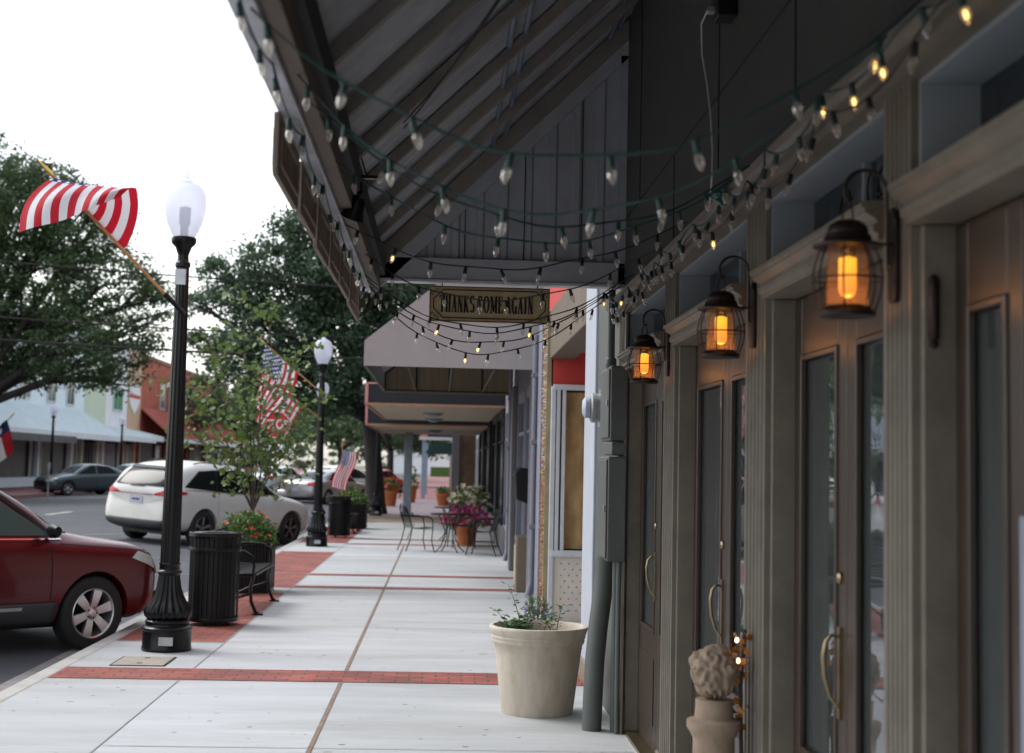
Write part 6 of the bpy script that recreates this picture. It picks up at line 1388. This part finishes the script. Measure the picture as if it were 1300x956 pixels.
# ================================================================== TREES
def leaf_cloud(blobs, n, size, seed, clump=.45):
    rg = np.random.default_rng(seed); vol = np.array([b[3]*b[4]*b[5] for b in blobs]); vol = vol**.75; vol /= vol.sum(); P_ = []
    for b, f in zip(blobs, vol):
        k = max(6, int(n*f/55)); m_ = int(n*f/k)
        d = rg.normal(size=(k, 3)); d /= np.linalg.norm(d, axis=1)[:, None]; rad = rg.uniform(.35, 1.08, (k, 1))**.6
        c = np.array(b[:3])+d*rad*np.array(b[3:6])
        cr = clump*rg.uniform(.5, 1.3, (k, 1, 1))
        g_ = rg.normal(size=(k, m_, 3)); g_ /= np.linalg.norm(g_, axis=2)[:, :, None]; g_ *= rg.uniform(.15, 1.15, (k, m_, 1))*cr*np.array([1.15, 1.15, .65]); P_.append((c[:, None, :]+g_).reshape(-1, 3))
    P_ = np.concatenate(P_); m_ = len(P_)
    a = rg.normal(size=(m_, 3)); a /= np.linalg.norm(a, axis=1)[:, None]; b = rg.normal(size=(m_, 3)); b = np.cross(a, b); b /= np.linalg.norm(b, axis=1)[:, None]
    s = size*rg.uniform(.6, 1.4, (m_, 1)); a = a*s; b = b*s*.45
    V_ = np.stack([P_-a*.5, P_+b*.5, P_+a*.5, P_-b*.5], 1).reshape(-1, 3)
    me = bpy.data.meshes.new('crown'); me.vertices.add(len(V_)); me.vertices.foreach_set('co', V_.ravel()); me.loops.add(m_*4); me.loops.foreach_set('vertex_index', np.arange(m_*4, dtype=np.int32)); me.polygons.add(m_); me.polygons.foreach_set('loop_start', np.arange(0, m_*4, 4, dtype=np.int32)); me.update(calc_edges=True); return me
def tree(name, base, blobs, n, size, m, label, trunk=(.35, 3.0), group=None, seed=1, clump=.45, barkm=None):
    t = empty(name, base, 0, label, 'tree', group); base = Vector(base); rn = random.Random(seed)
    bl = [(b[0]-base.x, b[1]-base.y, b[2]-base.z, *b[3:]) for b in blobs]
    q = MB(); tr, th = trunk; cx = sum(b[0] for b in bl)/len(bl); cy = sum(b[1] for b in bl)/len(bl)
    fork = Vector((cx*.08, cy*.08, th)); q.tube([Vector((0, 0, -.1)), Vector((.02, 0, .3)), Vector((cx*.02, 0, th*.5)), fork], [tr*1.5, tr*1.1, tr*.9, tr*.85], 14)
    for b in bl:
        tgt = Vector(b[:3]); mid = fork.lerp(tgt, .5)+Vector((rn.uniform(-.4, .4), rn.uniform(-.4, .4), rn.uniform(-.2, .8)))*tr*2
        pts = [fork.lerp(mid, k/3) if k < 3 else mid for k in range(4)]+[mid.lerp(tgt, k/4)+Vector((rn.uniform(-.1, .1), rn.uniform(-.1, .1), rn.uniform(-.1, .1))) for k in range(1, 5)]
        q.tube(pts, [tr*(.42-.05*k) for k in range(8)], 8)
        for j in range(5):
            e_ = tgt+Vector((rn.uniform(-1, 1)*b[3], rn.uniform(-1, 1)*b[4], rn.uniform(-.8, .9)*b[5]))*.85
            s_ = pts[3+j % 4]; q.tube([s_, s_.lerp(e_, .5)+Vector((0, 0, .15)), e_], [tr*.2, tr*.12, tr*.03], 5)
    q.build('trunk', barkm or M['bark'], t, smooth=True, sharp=False)
    me = leaf_cloud(bl, n, size, seed, clump); me.materials.append(m); o = bpy.data.objects.new('crown', me); COL.objects.link(o); o.parent = t
    return t
def px_blobs(Y, lst, hor, seed=0, depth=1.0, cy=0):
    # crown lobes measured at distance Y: (across, up, radius) in metres
    rn = random.Random(seed); k = 1805/Y
    return [((x-560)/k, Y+cy+rn.uniform(-1, 1)*r/k*.8*depth, 1.62+(hor-z)/k, r/k, r/k*1.1, r/k*.8) for x, z, r in lst]
T1 = [(-60, 260, 110), (20, 285, 75), (85, 300, 62), (55, 375, 90), (130, 360, 62), (172, 440, 40), (110, 450, 60), (25, 450, 66), (-80, 400, 120), (130, 265, 30), (178, 375, 32), (60, 235, 34), (10, 225, 34), (195, 410, 20), (150, 480, 28), (95, 240, 18)]
tree('oak_tree', (-19.3, 57, 0), px_blobs(58, T1, 583, 3), 85000, .18, M['oakleaf'], 'huge dark live oak across the road at the left, its branches over the pale shops', (.45, 3.2), seed=11, clump=.62)
T2 = [(400, 340, 62), (335, 335, 45), (290, 380, 42), (268, 345, 22), (355, 420, 62), (440, 410, 66), (300, 455, 42), (475, 330, 80), (545, 400, 80), (415, 490, 48), (352, 285, 18), (245, 395, 16), (475, 480, 40), (385, 290, 30), (250, 440, 20), (340, 500, 40), (440, 285, 40)]
tree('oak_tree', (-2.15, 47.2, 0), px_blobs(46, T2, 588, 5), 85000, .15, M['oakleaf2'], 'big dark oak with a thick trunk on the near walk behind the second lamp post', (.32, 3.0), seed=12, clump=.5)
BT = [(-16.5, 118, 6, 9), (-9.5, 135, 6, 8), (-19, 150, 7, 10), (-3.8, 108, 5, 7.5), (-6.0, 165, 7, 9), (-13, 190, 8, 11), (-3.2, 140, 5, 8)]
for i, (x, y, r, h_) in enumerate(BT):
    bl = [(x+r*.5*math.cos(k*2.1), y+r*.5*math.sin(k*2.1), h_*(.55+.1*(k % 3)), r*.5, r*.5, r*.38) for k in range(6)]
    tree('street_tree', (x, y, 0), bl, 5000, .42, M['oakleaf'], ['dark tree far down the left side beyond the brick building', 'dark street tree filling the gap left of the second lamp', 'tall distant tree above the far shop roofs', 'far tree on the walk side, right of the small leaning flag', 'distant tree at the middle of the street view', 'farthest tall tree closing the street', 'distant tree behind the oak trunk'][i], (.25, h_*.35), 'trees down the street', 20+i, clump=.9)
wd = leaf_cloud([(x, 300+rnd.uniform(-8, 8), rnd.uniform(5, 8), 8, 8, rnd.uniform(6, 9)) for x in range(-75, 0, 8)], 16000, .9, 5, 1.6); wd.materials.append(M['oakleaf'])
o = bpy.data.objects.new('far_wood', wd); COL.objects.link(o); o['kind'] = 'stuff'; tag(o, 'mass of dark trees closing the far end of the street', 'wood')
# young thin tree in the near planter
yt = empty('young_tree', (-2.5, 19.3, 0), 0, 'young thin-stemmed tree with light green leaves behind the near planter box', 'tree')
rn = random.Random(17); q = MB(); tips = []
q.tube([Vector((0, 0, -.02)), Vector((0, 0, .85)), Vector((.01, 0, 1.0))], [.022, .018, .016], 8)
ends = [(-.7, .1, 3.3), (-.3, .2, 3.75), (.15, -.1, 3.5), (.5, .1, 3.0), (-.95, -.2, 2.6), (.7, -.1, 2.4), (-.1, .3, 2.9), (-.75, -.2, 1.95), (.5, .2, 1.8)]
for e_ in ends:
    e_ = Vector(e_); m_ = Vector((e_.x*.35, e_.y*.35, lerp(1.0, e_.z, .5))); pts = [Vector((0, 0, .95)).lerp(m_, k/3) for k in range(4)]+[m_.lerp(e_, k/4)+Vector((rn.uniform(-.03, .03), 0, 0)) for k in range(1, 5)]
    q.tube(pts, [.013-.0013*k for k in range(8)], 6)
    for k in range(7):
        s = pts[2+k % 6]; d = Vector((rn.uniform(-1, 1), rn.uniform(-1, 1), rn.uniform(-.1, .6)))*.5; tp = s+d; q.tube([s, s+d*.5+Vector((0, 0, .04)), tp], [.006, .004, .002], 4); tips += [tp, s+d*.5, s+d*.75]
    tips += [p for p in pts[4:]]
q.build('trunk', M['barkthin'], yt, smooth=True, sharp=False)
lf = MB()
for tp in tips:
    for k in range(6):
        c = tp+Vector((rn.gauss(0, .1), rn.gauss(0, .1), rn.gauss(0, .09))); n_ = Vector((rn.gauss(0, .6), rn.gauss(-.3, .6), rn.gauss(.6, .5))).normalized(); a = n_.orthogonal().normalized(); b = n_.cross(a); an = rn.uniform(0, 6.28); a, b = a*math.cos(an)+b*math.sin(an), b*math.cos(an)-a*math.sin(an); s = rn.uniform(.025, .048)
        n0 = len(lf.v); lf.v += [tuple(v) for v in (c-a*s, c-a*s*.3+b*s*.95, c+a*s*.7+b*s*.55, c+a*s*1.25, c+a*s*.7-b*s*.55, c-a*s*.3-b*s*.95)]; lf.f.append(tuple(range(n0, n0+6)))
lf.build('crown', M['redbud'], yt)

# overhead wires
def uw(name, pts, label, r=.022):
    p = [Vector(q) for q in pts]; out = []
    for i in range(21): t_ = i/20; v = p[0].lerp(p[1], t_); v.z -= pts[2]*4*t_*(1-t_) if False else .25*4*t_*(1-t_); out.append(v)
    tag(MB().tube(out, r, 5).build(name, M['seamdk'], smooth=True), label, 'cable', 'wires across the street')
uw('overhead_wire', ((-19, 38, 7.3), (4.5, 38, 6.2)), 'uppermost overhead wire crossing the street before the oaks')
uw('overhead_wire', ((-19, 38.5, 5.75), (4.5, 38.5, 5.0)), 'middle overhead wire crossing the street')
uw('overhead_wire', ((-19, 39, 5.15), (4.5, 39, 4.5)), 'lowest overhead wire crossing the street', .03)

# ================================================================== BUILDINGS ACROSS THE STREET
def across(name, y0, y1, h_, wallm, label, wins=(), winm=None, canopy=None, roofslope=None, shop=M['shopdark'], posts=()):
    t = empty(name, (-22, (y0+y1)/2, 0), 0, label, 'building', 'shops across the street')
    wp(MB().box(-34, -22, y0, y1, 2.9, h_), 'wall', wallm, t)
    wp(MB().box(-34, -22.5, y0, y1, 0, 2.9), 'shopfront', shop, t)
    q = MB()
    for yy in posts: q.box(-22.5, -22.2, yy-.2, yy+.2, 0, 2.9)
    q.box(-22.5, -22.2, y0, y1, 0, .5)
    wp(q, 'piers', wallm, t)
    n = 0
    for yy in [lerp(y0+1, y1-1, k/5) for k in range(6)]:
        f = wp(MB().box(-22.42, -22.32, yy-1.1, yy-1.02, .5, 2.7).box(-22.42, -22.32, yy+1.02, yy+1.1, .5, 2.7).box(-22.42, -22.32, yy-1.02, yy+1.02, 2.62, 2.7), 'shop_window', M['winframe'], t)
        o = MB().box(-22.4, -22.38, yy-1.02, yy+1.02, .52, 2.62).build('pane', M['darkwin'] if n % 3 else M['tanwall']); o.parent = f; n += 1
    for (a, b, z0, z1) in wins:
        f = wp(MB().box(-22.01, -21.93, a-.12, b+.12, z0-.12, z0).box(-22.01, -21.93, a-.12, b+.12, z1, z1+.12).box(-22.01, -21.93, a-.12, a, z0, z1).box(-22.01, -21.93, b, b+.12, z0, z1).box(-22.01, -21.95, (a+b)/2-.03, (a+b)/2+.03, z0, z1), 'window', M['winframe'], t)
        o = MB().box(-22.0, -21.96, a, b, z0, z1).build('pane', winm or M['darkwin']); o.parent = f
    wp(MB().box(-34, -21.9, y0, y1, h_+.001, h_+.3), 'cornice', wallm, t)
    if canopy:
        x1, z0, zt, cm, rm_ = canopy
        wp(MB().prism([(x1, z0), (x1, z0+.18), (-22, zt), (-22, zt-.12)], 'y', y0, y1), 'canopy_roof', rm_, t)
        q = MB(); yy = y0
        while yy < y1: q.prism([(x1, z0+.181), (x1, z0+.23), (-22, zt+.05), (-22, zt+.001)], 'y', yy, yy+.05); yy += .6
        wp(q, 'canopy_ribs', rm_, t)
        wp(MB().box(x1-.02, x1+.03, y0, y1, z0-.12, z0+.2), 'canopy_fascia', cm, t)
    return t
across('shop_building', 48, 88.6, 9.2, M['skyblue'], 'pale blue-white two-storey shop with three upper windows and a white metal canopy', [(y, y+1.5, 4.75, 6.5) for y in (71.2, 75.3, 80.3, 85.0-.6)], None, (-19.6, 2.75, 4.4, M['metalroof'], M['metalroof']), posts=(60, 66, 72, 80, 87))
across('shop_building', 88.65, 94.2, 9.6, M['palegreen'], 'narrow pale green shop between the blue-white and white shops', [], None, (-19.9, 2.85, 3.7, M['metalroof'], M['metalroof']), posts=(89.5, 93.5))
across('shop_building', 94.25, 100.5, 9.0, M['whitewall'], 'narrow white shop with a green shuttered upper window', [(96.2, 98.8, 4.9, 6.3)], M['greenwin'], (-19.9, 2.85, 3.7, M['metalroof'], M['metalroof']), posts=(95, 100))
tb_ = across('shop_building', 100.55, 105, 9.4, M['tan2'], 'tan shop with a pale round emblem board high on its wall', [], None, (-20.2, 3.0, 3.6, M['metalroof'], M['metalroof']), posts=(101, 104.5))
e_ = MB().prism([(-2+102.6, 6.0), (-1+102.6, 5.2), (102.6, 4.8), (1+102.6, 5.2), (2+102.6, 6.0), (1.5+102.6, 6.7), (102.6, 7.0), (-1.5+102.6, 6.7)], 'x', -21.99, -21.93); o = wp(e_, 'emblem_board', M['whitewall'], tb_)
wp(MB().box(-21.929, -21.91, 100.8, 104.4, 5.9, 6.15), 'emblem_band', M['signred'], tb_)
across('shop_building', 105.05, 146, 9.0, M['redbrickYZ'], 'red brick shop with a red sloping metal roof over its walk', [(y, y+1.6, 5.6, 7.4) for y in (112, 122, 132)], None, (-19.4, 3.0, 5.4, M['metalroof'], M['redroof']), posts=(106, 116, 126, 136))
across('shop_building', 146.05, 190, 8.0, M['tan2'], 'far tan shop row seen through the young tree', [(y, y+2, 5, 6.8) for y in (152, 160, 170)], None, (-19.4, 3.0, 3.8, M['whitewall'], M['metalroof']), posts=(150, 160, 175))
bb = empty('shop_bench_board', (-19.5, 72, 0), 0, 'long dark hanging board under the canopy edge of the blue-white shop', 'sign')
wp(MB().box(-19.62, -19.55, 62, 77.5, 2.36, 2.72), 'board', M['shopdark'], bb)
# people-height mannequin silhouettes are too faint to tell; small parking sign by the sedan
ps = empty('parking_post', (-15.4, 57.0, -.1), 0, 'thin grey sign post in front of the blue-grey sedan', 'sign post')
MB().tube([(0, 0, 0), (0, 0, 1.5)], .03, 8).build('post', M['meter'], ps); MB().box(-.05, .05, -.02, -.01+.03, 1.2, 1.5).build('marker', M['bluesteelpost'], ps)
